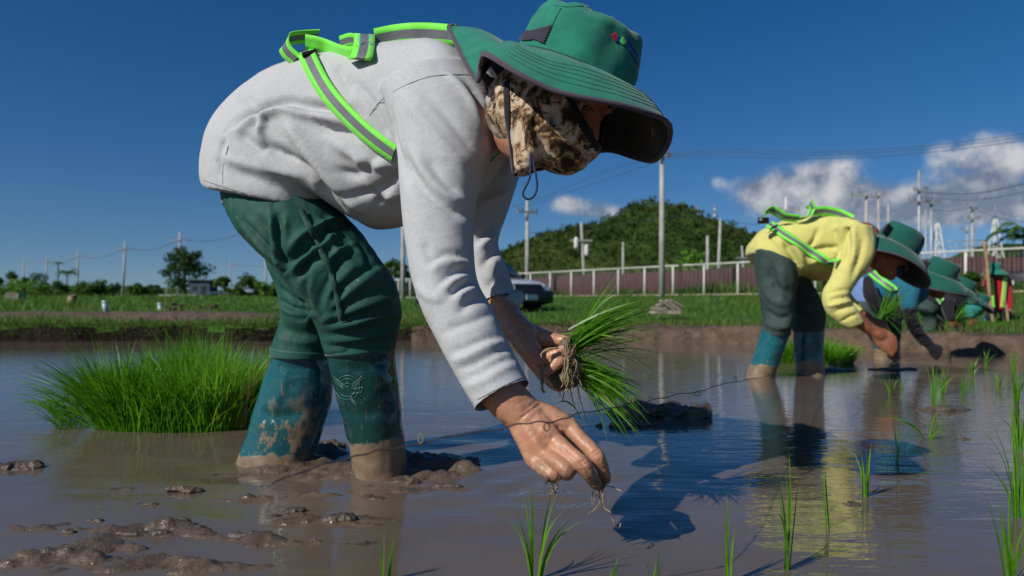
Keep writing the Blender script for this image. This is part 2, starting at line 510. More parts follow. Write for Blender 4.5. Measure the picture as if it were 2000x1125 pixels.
MAT['wader'] = rubber('wader_green_rubber_cloth', (.014, .074, .056), .68)
MAT['wader_grey'] = rubber('wader_grey_green', (.035, .062, .058), .75)
MAT['wader_band'] = cloth('wader_ribbed_cuff', (.016, .10, .082), rough=.6, fine=300)
def boot(name, col, line, amp, patches):
    t = MT(name); xyz = t.xyz(t.geo('Position')); z = xyz[2]
    n = t.noise(26, 6, .62); n2 = t.noise(9, 4, .6)
    mud = t.math('ADD', t.math('SUBTRACT', line, z), t.math('MULTIPLY', t.math('SUBTRACT', n2, .5), amp))
    m = t.math('MULTIPLY', t.math('ADD', mud, t.math('MULTIPLY', t.math('SUBTRACT', n, .5), .02)), 160, clamp=True)
    pt = t.ramp(t.noise(17, 6, .68, t.mapping((1, 1, .55), loc=(3.3, 1.2, .4))), [(patches, 0.), (patches + .03, 1.)])
    zf = t.math('MULTIPLY', t.math('SUBTRACT', line + .17, z), 9, clamp=True)
    pt = t.math('MULTIPLY', pt, zf)
    sp = t.ramp(t.noise(150, 3, .5), [(.69, 0.), (.71, 1.)])
    st = t.ramp(t.noise(1.0, 3, .5, t.mapping((120, 120, 14))), [(.66, 0.), (.70, .7)])
    m = t.math('MAXIMUM', m, pt); m = t.math('MAXIMUM', m, t.math('MULTIPLY', t.math('MAXIMUM', sp, st), .8))
    c = t.ramp(t.noise(12, 3), [(.3, tuple(x * .85 for x in col)), (.7, tuple(x * 1.15 for x in col))])
    t.set(col=t.mix(m, c, t.ramp(n, [(.3, (.15, .105, .065)), (.7, (.27, .19, .115))])), rough=t.mix(m, .085, .48), spec=.65)
    nb = t.bump(m, .25, .003); t.bump(t.noise(80, 4), .12, .004, nb)
    return t.m
MAT['boot'] = boot('boot_green_rubber', (.005, .048, .044), .085, .065, .70)
MAT['boot_far'] = boot('boot_rubber_sky_tint_muddy', (.010, .085, .095), .03, .10, .535)  # muddy far boot; sky reflection painted into its lighter, bluer rubber colour
MAT['boot_bg'] = boot('boot_teal_rubber', (.012, .11, .13), .07, .05, .62)
MAT['boot_relief'] = simple('boot_moulded_relief', (.03, .13, .11), .35, .15, 40)
MAT['lime'] = cloth('lime_elastic_webbing', (.20, .86, .07), rough=.6, fine=500, var=.05)
MAT['reflect'] = cloth('grey_reflective_tape', (.17, .18, .19), rough=.42, fine=260, var=.1, sheen=0)
MAT['cord'] = simple('navy_cord', (.008, .010, .05), .7)
MAT['plastic_black'] = simple('black_plastic', (.012, .012, .012), .35)
MAT['thread_red'] = simple('red_embroidery', (.55, .01, .02), .5); MAT['thread_blue'] = simple('blue_embroidery', (.01, .03, .42), .5)
MAT['thread_green'] = simple('green_embroidery', (.10, .55, .10), .5); MAT['thread_cyan'] = simple('cyan_embroidery', (.02, .16, .42), .5)
MAT['seam'] = simple('seam_thread_grey', (.20, .20, .22), .9)
MAT['seam_green'] = simple('seam_thread_green', (.006, .09, .062), .9)
MAT['tape'] = cloth('wader_seam_tape', (.010, .058, .045), rough=.7, fine=260)
# --- skin
def skin(name, col, wet=.5, mud=0.0):
    t = MT(name); n = t.noise(35, 5, .6)
    c = t.ramp(n, [(.3, tuple(x * y for x, y in zip(col, (.82, .76, .72)))), (.7, tuple(x * 1.12 for x in col))])
    sp = t.ramp(t.noise(150, 2), [(.70, 0.), (.73, .75)])
    pt = t.ramp(t.noise(38, 6, .7), [(.64 - mud * .12, 0.), (.70, .75)]) if mud else 0.0
    red = t.ramp(t.noise(22, 3), [(.45, 0.), (.7, .5)]); c = t.mix(red, c, tuple(x * y for x, y in zip(col, (1.0, .72, .66))))
    if mud:
        c = t.mix(pt, c, (.16, .105, .055))
    c = t.mix(sp, c, (.12, .07, .035))
    if mud and mud < .4:
        zz = t.math('MULTIPLY', t.math('SUBTRACT', .165, t.xyz(t.geo('Position'))[2]), 22, clamp=True)
        c = t.mix(t.math('MULTIPLY', zz, t.ramp(t.noise(55, 5, .68), [(.44, 0.), (.54, .85)])), c, (.15, .105, .065))
    t.set(col=c, rough=t.ramp(t.noise(60, 3), [(.35, wet * .7), (.65, wet * 1.2)]), spec=.5, sss=.12)
    t.b.inputs['Subsurface Radius'].default_value = (.010, .004, .002)
    nb = t.bump(t.noise(140, 5, .65), .35, .0022); t.bump(t.vor(520), .25, .0006, nb)
    return t.m
MAT['skin'] = skin('tanned_skin', (.49, .255, .155), .48, .30)
MAT['skin_muddy'] = skin('muddy_wet_skin', (.53, .275, .165), .24, .5)
MAT['skin_face'] = skin('face_skin', (.42, .195, .125), .55)
MAT['skin_dark'] = skin('deep_tan_skin', (.26, .105, .05))
MAT['nail'] = simple('fingernail', (.50, .30, .22), .25)
MAT['eye'] = simple('eye_dark', (.012, .008, .006), .08); MAT['eye_white'] = simple('eye_white', (.55, .50, .47), .2)
MAT['hair'] = simple('black_hair', (.008, .007, .007), .5)
def gaiter():
    t = MT('tie_dye_gaiter'); 
    a = t.noise(36, 6, .66, None, .7); b = t.noise(48, 5, .62, t.mapping(loc=(4, 2, 1)), .6); d = t.noise(30, 3, .5, t.mapping(loc=(9, 5, 2)))
    c = t.ramp(a, [(.40, (.008, .006, .004)), (.455, (.08, .038, .014)), (.505, (.30, .18, .085)), (.57, (.55, .44, .32))])
    c = t.mix(t.ramp(b, [(.40, 1.), (.46, 0.)]), c, (.035, .018, .008))
    c = t.mix(t.ramp(d, [(.60, 0.), (.68, .8)]), c, (.42, .40, .36))
    t.set(col=c, rough=.75, spec=.2, sheen=.15); t.bump(t.noise(600, 2), .25, .0006)
    return t.m
MAT['gaiter'] = gaiter()
# --- plants
def leafy(name, c0, c1, trans=.35, rough=.45, scale=5):
    t = MT(name)
    oi = t.n.new('ShaderNodeObjectInfo'); n = t.noise(scale, 4)
    c = t.ramp(n, [(.3, c0), (.7, c1)])
    t.set(col=c, rough=rough, spec=.35); t.translucent(t.mix(.5, c, tuple(min(1, x * 1.6) for x in c1)), trans)
    return t.m
MAT['rice'] = leafy('rice_leaf', (.040, .165, .006), (.135, .340, .014), .45, .36, 55)
MAT['rice_light'] = leafy('young_rice_leaf', (.085, .250, .010), (.20, .43, .03), .45, .4, 40)
MAT['rice_far'] = leafy('rice_leaf_far', (.055, .19, .008), (.12, .32, .02), .4, .45, 12)  # narrower range of the rice green, for the farther sheaves
MAT['straw'] = leafy('straw_leaf', (.22, .18, .06), (.36, .30, .12), .2, .6, 20)
MAT['grass'] = leafy('meadow_grass', (.042, .112, .009), (.120, .225, .022), .3, .6, 1.2)
MAT['grass_dry'] = leafy('dry_grass', (.10, .11, .03), (.18, .17, .06), .3, .7, 3)
MAT['tree'] = leafy('tree_leaf', (.012, .040, .008), (.050, .115, .018), .25, .6, .35)
MAT['bush'] = leafy('bush_leaf', (.025, .075, .008), (.075, .160, .015), .25, .6, .5)
MAT['bush_light'] = leafy('light_bush_leaf', (.07, .17, .01), (.15, .30, .03), .3, .6, .5)
def hillmat():
    t = MT('hillside_leaf'); a = t.noise(.028, 4, .6); b = t.noise(.22, 4, .6)
    c = t.mix(t.ramp(b, [(.35, 0.), (.65, 1.)]), t.ramp(a, [(.35, (.010, .036, .008)), (.65, (.040, .070, .014))]), t.ramp(a, [(.35, (.045, .095, .014)), (.65, (.105, .125, .030))]))
    t.set(col=c, rough=.8, spec=.15); t.translucent(c, .2); return t.m
MAT['hill_leaf'] = hillmat()
MAT['bark'] = simple('tree_bark', (.07, .055, .04), .9, .4, 6, (20, .6, .05))
MAT['root'] = simple('pale_root', (.30, .22, .13), .8, .3, 60); MAT['dirt'] = simple('root_soil', (.13, .095, .06), .8, .5, 120, (220, .8, .004))
# --- ground
def mudmat(name, c0, c1, rough, bumps, spec=.5):
    t = MT(name); n = t.noise(11, 7, .65)
    t.set(col=t.ramp(n, [(.32, c0), (.68, c1)]), rough=t.ramp(t.noise(23, 4), [(.35, rough * .6), (.65, rough * 1.5)]), spec=spec)
    nb = None
    for sc_, st_, di_ in bumps: nb = t.bump(t.noise(sc_, 6, .62), st_, di_, nb)
    return t.m
MAT['mud'] = mudmat('wet_mud', (.070, .050, .035), (.150, .108, .074), .11, [(30, .6, .014), (110, .5, .005)])
MAT['clod'] = mudmat('mud_clod', (.060, .044, .032), (.135, .098, .068), .17, [(45, .6, .012), (150, .6, .005)])
MAT['bank'] = mudmat('bank_soil', (.060, .040, .027), (.155, .102, .068), .9, [(9, .8, .05), (40, .8, .02)])
def fieldmat():
    t = MT('field_ground'); n = t.noise(.35, 6, .6); n2 = t.noise(3.2, 6, .65)
    g = t.ramp(n2, [(.3, (.022, .070, .008)), (.7, (.070, .150, .018))])
    soil = t.ramp(n2, [(.3, (.07, .048, .033)), (.7, (.19, .125, .085))])
    m = t.ramp(n, [(.60, 0.), (.68, .75)])
    t.set(col=t.mix(m, g, soil), rough=.9, spec=.2)
    t.bump(t.noise(14, 6, .7), .8, .05)
    return t.m
MAT['field'] = fieldmat()
def watermat():
    t = MT('muddy_water'); pos = t.geo('Position'); xyz = t.xyz(pos)
    n = t.noise(3.0, 5, .6, t.mapping((1, .6, 1)))
    c = t.ramp(n, [(.3, (.105, .080, .060)), (.7, (.145, .112, .084))])
    t.set(col=c, rough=.02, ior=1.43, spec=.5)
    hsum = None
    def addh(h, w):
        nonlocal hsum
        q = t.math('MULTIPLY', h, w); hsum = q if hsum is None else t.math('ADD', hsum, q)
    addh(t.noise(1.0, 3, .5, t.mapping((9, 30, 1), rot=(0, 0, .18))), .9)
    addh(t.noise(1.0, 2, .5, t.mapping((30, 95, 1), rot=(0, 0, -.1))), .16)
    # rings spreading from the boots and from a falling drop
    for (x, y, k, dec, w) in [(-.32, 1.63, 130, 5.5, .10), (-.58, 1.74, 120, 6, .08), (.065, 1.45, 320, 14, .20), (.95, 3.8, 60, 2.5, .12)]:
        vm = t.n.new('ShaderNodeVectorMath'); vm.operation = 'DISTANCE'; t.l.new(pos, vm.inputs[0]); vm.inputs[1].default_value = (x, y, 0)
        d = t.math('ADD', vm.outputs['Value'], t.math('MULTIPLY', t.noise(4, 2), .10))
        addh(t.math('MULTIPLY', t.math('SINE', t.math('MULTIPLY', d, k)), t.math('EXPONENT', t.math('MULTIPLY', vm.outputs['Value'], -dec))), w)
    t.bump(hsum, .13, .012)
    return t.m
MAT['water'] = watermat()
# --- built things
MAT['concrete'] = simple('weathered_concrete', (.36, .35, .33), .85, .2, 3, (30, .3, .01))
MAT['steel'] = simple('galvanised_steel', (.36, .37, .38), .5, .15, 4, None, .5, .3)
MAT['whitepaint'] = simple('weathered_white_paint', (.62, .60, .55), .7, .15, 3)
MAT['rust'] = simple('rusty_rail', (.42, .34, .26), .8, .25, 2)
MAT['wire'] = simple('dark_cable', (.05, .055, .065), .6)
MAT['wire_rust'] = simple('dull_tie_wire', (.085, .070, .065), .55, .4, 60, None, .5, .5)
MAT['maroon'] = simple('maroon_sheet', (.062, .023, .021), .65, .2, .7)
MAT['wood'] = simple('grey_timber', (.27, .225, .18), .85, .3, 4, (25, .4, .01))
MAT['bamboo'] = simple('bamboo_pole', (.33, .21, .12), .6, .3, 9)
MAT['carwhite'] = simple('white_car_paint', (.62, .63, .64), .18, .03, 2)
MAT['carblack'] = simple('black_car_plastic', (.014, .015, .017), .42, .2, 4)
MAT['cardark'] = simple('dark_car_paint', (.02, .023, .03), .22, .1, 2)
MAT['glass'] = simple('tinted_glass', (.012, .018, .022), .06, .1, 2)
MAT['chrome'] = simple('lamp_lens', (.55, .56, .57), .12, .1, 5, None, .5, .4)
MAT['tyre'] = simple('tyre_rubber', (.018, .018, .018), .85)
MAT['plate'] = simple('number_plate', (.62, .63, .60), .5, .05)
MAT['pvc'] = simple('pale_blue_pipe', (.42, .52, .55), .5, .12, 5)
MAT['bluewall'] = simple('blue_shed_wall', (.035, .055, .10), .7, .2, 1)
MAT['redpaint'] = simple('red_mast_paint', (.42, .12, .10), .7, .1)
MAT['insul'] = simple('insulator', (.10, .09, .085), .3)
# ------------------------------------------------------------------ land
def sstep(a, b, x):
    t = np.clip((np.asarray(x, float) - a) / (b - a), 0, 1); return t * t * (3 - 2 * t)
def bundY(X):
    X = np.asarray(X, float)
    y = np.interp(X, [-40, -6, -1.4, 1.2, 1.9, 2.6, 3.4, 4.6, 7, 40], [7.2, 7.0, 7.15, 7.1, 6.85, 6.2, 5.4, 4.75, 4.2, 4.0])
    return y + .05 * np.sin(X * 3.1) + .03 * np.sin(X * 7.7 + 1) + .02 * np.sin(X * 17 + 2)
FEN_A, FEN_B = 44.2, 1.29                     # fence line: Y = A - B X
def fenD(X, Y): return (FEN_A - FEN_B * X - Y) / math.sqrt(1 + FEN_B ** 2)
def tz(X, Y):
    X = np.asarray(X, float); Y = np.asarray(Y, float); d = Y - bundY(X)
    face = -.20 + .35 * sstep(-.10, .14, d)
    zl = .15 + .10 * sstep(2.5, 2.9, d + .2 * np.sin(X * 1.3)) + .0135 * np.clip(d - 3, 0, 50)
    D = fenD(X, Y)
    base = .02 + .68 * np.clip(1 - D / 17.5, 0, 1) ** 1.15
    zr = .15 + (base - .15) * sstep(.7, 2.2, d)
    w = sstep(-.42, -.06, X / np.maximum(Y, 1))
    z = zl * (1 - w) + zr * w
    return np.where(d < .14, np.minimum(face, .15), z)
def land_grid():
    xs = np.concatenate([-np.geomspace(1500, 12, 26), np.linspace(-11.5, 9, 210), np.geomspace(9.5, 1500, 30)])
    ds = np.concatenate([[-.35, -.2], np.linspace(-.12, .3, 14), np.linspace(.36, 3.4, 34), np.geomspace(3.6, 60, 52), np.geomspace(66, 1800, 18)])
    X, Dd = np.meshgrid(xs, ds); Y = bundY(X) + Dd
    Z = tz(X, Y)
    nz = np.array([mnoise.fractal(Vector((a * 2.2, b * 2.2, 0)), 1, 2, 4) for a, b in zip(X.ravel(), Y.ravel())]).reshape(X.shape)
    nf = np.array([mnoise.fractal(Vector((a * 9, b * 9, 3)), 1, 2, 3) for a, b in zip(X.ravel(), Y.ravel())]).reshape(X.shape)
    amp = np.where((Dd > -.12) & (Dd < .5), .03, .02) * np.where(Dd > 100, 0, 1)
    Z = Z + amp * nz + np.where((Dd > -.05) & (Dd < .35), .022, .006) * nf
    Y = Y + np.where((Dd > -.05) & (Dd < .2), .035, 0) * nf
    v = np.column_stack([X.ravel(), Y.ravel(), Z.ravel()]); n = len(xs); f = []; mi = []
    for i in range(len(ds) - 1):
        dm = (ds[i] + ds[i + 1]) / 2
        for j in range(n - 1):
            f.append((i * n + j, i * n + j + 1, (i + 1) * n + j + 1, (i + 1) * n + j))
            x = (xs[j] + xs[j + 1]) / 2; k = 0
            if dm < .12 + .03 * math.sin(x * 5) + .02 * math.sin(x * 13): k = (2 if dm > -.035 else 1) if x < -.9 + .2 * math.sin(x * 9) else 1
            elif dm < (.42 if x > .2 else .15): k = 1 if x > -.9 else 0
            elif x < -.6 and 2.35 < dm + .2 * math.sin(x * 1.3) < 3.25: k = 1
            mi.append(k)
    o = mk('field', v, f, [MAT['field'], MAT['bank'], MAT['bank_dark']], midx=mi)
    tag(o, kind='structure'); return o
MAT['bank_dark'] = mudmat('bank_wet_soil_and_shade', (.006, .005, .004), (.026, .018, .013), .9, [(9, .8, .05), (40, .8, .02)], .08)  # wet soil, with the overhang's shade also put into the near-black colour
land_grid()
# water sheet: fine near the camera, coarse far off
def water():
    xs = np.concatenate([np.linspace(-30, -2, 20), np.linspace(-1.9, 2.0, 260), np.linspace(2.2, 30, 20)])
    ys = np.concatenate([np.linspace(-6, .7, 8), np.linspace(.75, 2.6, 170), np.linspace(2.65, 9, 60)])
    X, Y = np.meshgrid(xs, ys); Z = np.zeros_like(X)
    for (x, y, k, dec, a) in [(-.32, 1.63, 34, 4, .0035), (-.58, 1.74, 30, 4, .003), (.07, 1.46, 60, 7, .0025)]:
        r = np.hypot(X - x, (Y - y)); Z += a * np.sin(k * r + .8 * np.sin(3 * np.arctan2(Y - y, X - x))) * np.exp(-dec * r)
    q = np.array([mnoise.fractal(Vector((a * 3, b * 8, 0)), 1, 2, 2) for a, b in zip(X.ravel(), Y.ravel())]).reshape(X.shape)
    Z += .0018 * q * np.exp(-((X + .2) ** 2 + (Y - 1.5) ** 2) * .5)
    n = len(xs); f = [(i * n + j, i * n + j + 1, (i + 1) * n + j + 1, (i + 1) * n + j) for i in range(len(ys) - 1) for j in range(n - 1)]
    tag(mk('water', np.column_stack([X.ravel(), Y.ravel(), Z.ravel()]), f, MAT['water']), kind='structure')
water()
# mud bed: breaks the surface round the boots and in the trampled foreground
MUDS = []
def mudspot(px, py, sx, sy, h): 
    q = PW(px, py); MUDS.append((q[0], q[1], sx, sy, h))
for a in [(740, 925, 0.16, 0.1, 0.03), (560, 912, 0.18, 0.09, 0.022), (860, 915, 0.13, 0.06, 0.03), (640, 880, 0.07, 0.05, 0.03), (350, 962, 0.138, 0.0675, 0.01), (250, 948, 0.1035, 0.0405, 0.0054),
          (330, 1035, 0.207, 0.04725, 0.0116), (200, 1060, 0.1955, 0.04725, 0.009), (90, 1075, 0.1495, 0.04725, 0.0083), (665, 1018, 0.1035, 0.0432, 0.0125), (560, 1030, 0.1265, 0.04725, 0.009), (430, 1000, 0.1495, 0.054, 0.0075),
          (150, 1000, 0.1265, 0.0405, 0.0058), (900, 960, 0.1725, 0.054, 0.0058), (60, 1030, 0.1265, 0.04725, 0.007), (480, 1060, 0.1495, 0.0405, 0.007), (250, 1100, 0.253, 0.04725, 0.0083), (620, 970, 0.1265, 0.0405, 0.0066), (700, 1065, 0.138, 0.0405, 0.005), (100, 1110, 0.184, 0.0405, 0.0066), (420, 1105, 0.1725, 0.0405, 0.0058), (520, 975, 0.115, 0.04725, 0.0058)]: mudspot(*a)
def mudbed():
    xs = np.linspace(-1.25, .75, 330); ys = np.linspace(.93, 2.75, 250)
    X, Y = np.meshgrid(xs, ys); Z = np.full_like(X, -.020)
    for x, y, sx_, sy_, h in MUDS: Z += (h + .006) * np.exp(-((X - x) / sx_) ** 2 - ((Y - y) / sy_) ** 2)
    a = np.array([mnoise.fractal(Vector((p * 7, q * 15, 1)), 1, 2, 5) for p, q in zip(X.ravel(), Y.ravel())]).reshape(X.shape)
    b = np.array([mnoise.fractal(Vector((p * 26, q * 34, 5)), 1, 2.1, 4) for p, q in zip(X.ravel(), Y.ravel())]).reshape(X.shape)
    k = np.clip((Z + .020) / .02, 0, 1)
    c2 = np.array([mnoise.turbulence(Vector((p * 60, q * 75, 9)), 4, True) for p, q in zip(X.ravel(), Y.ravel())]).reshape(X.shape)
    Z += a * (.009 + .017 * k) - .004 * k + np.abs(b) * .010 * k + (c2 - .4) * .004 * k
    n = len(xs); f = [(i * n + j, i * n + j + 1, (i + 1) * n + j + 1, (i + 1) * n + j) for i in range(len(ys) - 1) for j in range(n - 1)]
    tag(mk('mud_bed', np.column_stack([X.ravel(), Y.ravel(), Z.ravel()]), f, MAT['mud']), kind='structure')
mudbed()
# ---- blades
def blades(base, tip, width, droop=None, nseg=4, twist=None):
    """curved grass blades: base, tip (n,3), width (n,), droop (n,3) bends the middle"""
    base = np.asarray(base, float); tip = np.asarray(tip, float); n = len(base)
    width = np.broadcast_to(np.asarray(width, float), n)
    dr = np.zeros_like(base) if droop is None else np.asarray(droop, float)
    ax = tip - base; L = np.linalg.norm(ax, axis=1)[:, None] + 1e-9
    ang = RNG.uniform(0, np.pi, n); r = np.column_stack([np.cos(ang), np.sin(ang), .15 * np.sin(ang * 3)])
    wd = r - ax / L * np.einsum('ij,ij->i', r, ax / L)[:, None]; wd /= np.linalg.norm(wd, axis=1)[:, None] + 1e-9
    V = []; ts = np.linspace(0, 1, nseg + 1)
    for t in ts[:-1]:
        c = base + ax * t + dr * (4 * t * (1 - t)); w = width * (1 - t ** 2.2) * (.65 + .7 * t * (1 - t) * 2) * .5
        V.append(c - wd * w[:, None]); V.append(c + wd * w[:, None])
    V.append(tip)
    v = np.stack(V, axis=1).reshape(-1, 3); m = 2 * nseg + 1; o = (np.arange(n) * m)[:, None]
    quads = [np.concatenate([o + 2 * k, o + 2 * k + 1, o + 2 * k + 3, o + 2 * k + 2], axis=1) for k in range(nseg - 1)]
    f = np.vstack(quads).tolist() if quads else []
    f += np.concatenate([o + 2 * (nseg - 1), o + 2 * (nseg - 1) + 1, o + 2 * nseg], axis=1).tolist()
    return v, f
def grass_field():
    n = 52000
    u = RNG.uniform(-1.02, 1.02, n); Y = 6.6 * (40 / 6.6) ** (RNG.uniform(0, 1, n) ** 1.15); X = u * Y * .74
    d = Y - bundY(X); keep = (d > .1)
    w = sstep(-.42, -.06, X / Y)
    soil = ((X < -.6) & (d > 2.3) & (d < 3.15)) | ((X > .2) & (d < .34))
    patch = np.array([mnoise.noise(Vector((a * .6, b * .35, 0))) for a, b in zip(X, Y)])
    keep &= ~(soil & (RNG.uniform(0, 1, n) < .96)) & (fenD(X, Y) > -6) & (patch + RNG.uniform(-.3, .5, n) > -.12)
    X, Y, patch = X[keep], Y[keep], patch[keep]; n = len(X)
    Z = tz(X, Y) - .01
    hgt = (.035 + .0032 * Y) * RNG.uniform(.5, 1.5, n) * (1 + .9 * np.clip(patch, 0, 1))
    hgt = np.where(Y - bundY(X) < .6, hgt * .8, hgt)
    b = np.column_stack([X, Y, Z]); t = b + np.column_stack([RNG.normal(0, .35, n) * hgt, RNG.normal(0, .35, n) * hgt, hgt])
    v, f = blades(b, t, .0035 + .0011 * Y, None, 2)
    tag(mk('grass', v, f, MAT['grass'], smooth=False), 'short green meadow grass on the banks and field beyond the paddy', 'grass', kind='stuff')
    n = 4200; X = RNG.uniform(-7, .6, n); d = RNG.uniform(.05, .32, n); Y = bundY(X) + d; Z = tz(X, Y) + .005
    h = RNG.uniform(.02, .06, n); b = np.column_stack([X, Y, Z]); t = b + np.column_stack([RNG.normal(0, .02, n), RNG.normal(-.035, .02, n), h * RNG.uniform(-.15, 1, n)])
    v, f = blades(b, t, .009, np.column_stack([np.zeros(n), np.zeros(n), h * .3]), 3)
    tag(mk('bank_grass', v, f, MAT['grass'], smooth=False), 'grass fringe hanging over the dark edge of the left bank', 'grass', kind='stuff')
    n = 2600; X = RNG.uniform(-7, 7, n); d = RNG.uniform(.06, .7, n); Y = bundY(X) + d; Z = tz(X, Y)
    h = RNG.uniform(.03, .10, n); b = np.column_stack([X, Y, Z]); t = b + np.column_stack([RNG.normal(0, .03, n), RNG.normal(-.02, .03, n), h])
    v, f = blades(b, t, .006, None, 3)
    tag(mk('dry_grass', v, f, MAT['grass_dry'], smooth=False), 'thin dry grass stalks along the crest of the paddy bank', 'grass', kind='stuff')
grass_field()
# ------------------------------------------------------------------ trees
def leaf_quads(c, size):
    n = len(c); a = RNG.normal(size=(n, 3)); a /= np.linalg.norm(a, axis=1)[:, None]
    b = RNG.normal(size=(n, 3)); b -= a * np.einsum('ij,ij->i', a, b)[:, None]; b /= np.linalg.norm(b, axis=1)[:, None]
    s = (np.broadcast_to(size, n) * RNG.uniform(.6, 1.35, n))[:, None]
    q = [c - a * s * .5, c + b * s * .32 + a * s * .05, c + a * s * .5, c - b * s * .32 + a * s * .05]
    v = np.stack(q, 1).reshape(-1, 3); o = (np.arange(n) * 4)[:, None]
    return v, np.concatenate([o, o + 1, o + 2, o + 3], axis=1)
def tree(name, label, px, pytop, Y, rx, mat, group=None, cat='tree', n=1600, leaf=.28, low=.25, base=None, blobs=14, seed=1):
    rs = np.random.default_rng(seed)
    top = P(px, pytop, Y); gz = float(tz(top[0], Y)) if base is None else base
    hgt = top[2] - gz; root = empty(name, (top[0], Y, gz), label, cat, group)
    cb = gz + hgt * low
    cs = []
    for k in range(blobs):
        t = rs.uniform(0, 1); rr = math.sin(math.pi * (.18 + .72 * t)) ** .8
        a = rs.uniform(0, 2 * math.pi); q = rs.uniform(.2, .85) ** .6
        cs.append((top[0] + rx * rr * q * math.cos(a), Y + rx * .8 * rr * q * math.sin(a), cb + (hgt * (1 - low)) * (.12 + .78 * t), rx * rs.uniform(.26, .48)))
    trunk = [chain([((top[0], Y, gz - .2), max(.05, hgt * .028)), ((top[0] + .02 * hgt, Y, gz + hgt * .35), hgt * .02), ((top[0], Y, gz + hgt * .75), hgt * .008)], 3, 7)]
    for (x, y, z, r) in cs[::2]:
        s = gz + max(.1, (z - gz) * .55); trunk.append(chain([((top[0], Y, s), hgt * .012), (((x + top[0]) / 2, (y + Y) / 2, (s + z) / 2 + .05 * hgt), hgt * .008), ((x, y, z), hgt * .004)], 2, 5))
    v, f = joinm(trunk); mk('trunk', v, f, MAT['bark'], root)
    pts = []
    for (x, y, z, r) in cs:
        m = int(n / blobs); d = rs.normal(size=(m, 3)); d /= np.linalg.norm(d, axis=1)[:, None]
        rad = r * rs.uniform(.35, 1.12, m)[:, None]; pts.append(np.array([x, y, z]) + d * rad * np.array([1, 1, .8]))
    v, f = leaf_quads(np.vstack(pts), leaf)
    mk('crown', v, f, mat, root, smooth=False)
    return root
tree('spreading_tree', 'tall spreading dark tree beside the blue shed on the left skyline', 360, 482, 75, 2.5, MAT['tree'], n=3000, leaf=.30, low=.12, blobs=24, seed=5)
BUSH = 'bushes and small trees on the skyline'
for i, (px, py, Y, rx, m, lab) in enumerate([
    (12, 528, 90, 2.0, 'tree', 'dark bushy tree at the left edge of the skyline'), (70, 538, 95, 2.2, 'tree', 'dark low tree between the two leftmost poles'),
    (128, 545, 90, 1.7, 'bush', 'round bush between the second and third poles from the left'), (180, 549, 85, 2.2, 'bush', 'dark hedge-like bush just right of the third pole from the left'),
    (215, 556, 85, 1.6, 'tree', 'low dark bush left of the straight pole with one crossarm'), (272, 547, 80, 1.5, 'bush', 'round bush left of the tall spreading tree'),
    (300, 558, 80, 1.1, 'tree', 'small dark bush at the foot of the tall spreading tree'), (432, 541, 70, 1.1, 'bush', 'round bright bush right of the blue shed'),
    (470, 541, 70, 1.6, 'bush', 'wide rounded bush left of the bent worker'), (500, 552, 70, 1.3, 'bush_light', 'pale low bush next to the thin pole by the worker'),
    (545, 552, 75, 1.5, 'bush', 'low bush partly behind the green waders'), (770, 508, 60, 1.3, 'bush', 'leafy bush behind the fence by the worker\'s elbow'),
    (800, 520, 60, 1.2, 'tree', 'dark bush behind the fence at the arm'), (40, 552, 70, 2.4, 'bush_light', 'pale weedy bush on the far field edge at left'),
    (1340, 492, 62, 2.6, 'bush_light', 'bright green bush behind the fence in front of the hill'), (1905, 533, 22, .6, 'bush', 'round bush behind the fence beside the red worker'),
    (1300, 520, 60, 1.6, 'bush', 'dark bush behind the maroon wall right of the tall pole')]):
    tree('bush', lab, px, py, Y, rx, MAT[m], BUSH, 'bush', n=1500, leaf=(.42 if m == 'bush_light' and px > 1000 else .28) if Y > 40 else .10, low=-.05, blobs=9, seed=20 + i)
def palm(px, py, Y, label, r=1.5, nf=13, seed=3):
    rs = np.random.default_rng(seed); top = P(px, py, Y); gz = float(tz(top[0], Y)); root = empty('palm_tree', (top[0], Y, gz), label, 'palm')
    v, f = chain([((top[0] - .3, Y, gz - .2), .13), ((top[0] - .1, Y, (gz + top[2]) / 2), .10), ((top[0], Y, top[2] - r * .35), .09)], 4, 8); mk('trunk', v, f, MAT['bark'], root)
    b = []; t = []; dr = []
    for k in range(nf):
        a = 2 * math.pi * k / nf + rs.uniform(-.2, .2); up = rs.uniform(-.15, .6); d = np.array([math.cos(a), math.sin(a), 0]); c0 = np.array([top[0], Y, top[2] - r * .35])
        tipp = c0 + d * r + np.array([0, 0, r * (up - .35)]); mid = np.array([0, 0, r * .32])
        for s in np.linspace(.08, 1, 22):
            q = c0 * (1 - s) + tipp * s + mid * 4 * s * (1 - s); L = r * .32 * (1 - .6 * s)
            for sg in (-1, 1):
                side = np.array([-d[1], d[0], 0]) * sg; b.append(q); t.append(q + side * L * .8 + d * L * .5 + np.array([0, 0, -L * .45])); dr.append((0, 0, L * .08))
    v, f = blades(b, t, .05 * r, dr, 3); mk('crown', v, f, MAT['bush'], root, smooth=False)
palm(2003, 441, 30, 'palm tree at the right edge behind the fence', 1.5)
palm(132, 527, 110, 'small round-topped palm on the left skyline', 1.6, 16, 8); palm(114, 512, 120, 'thin tall palm left of the round-topped one', .9, 9, 9)
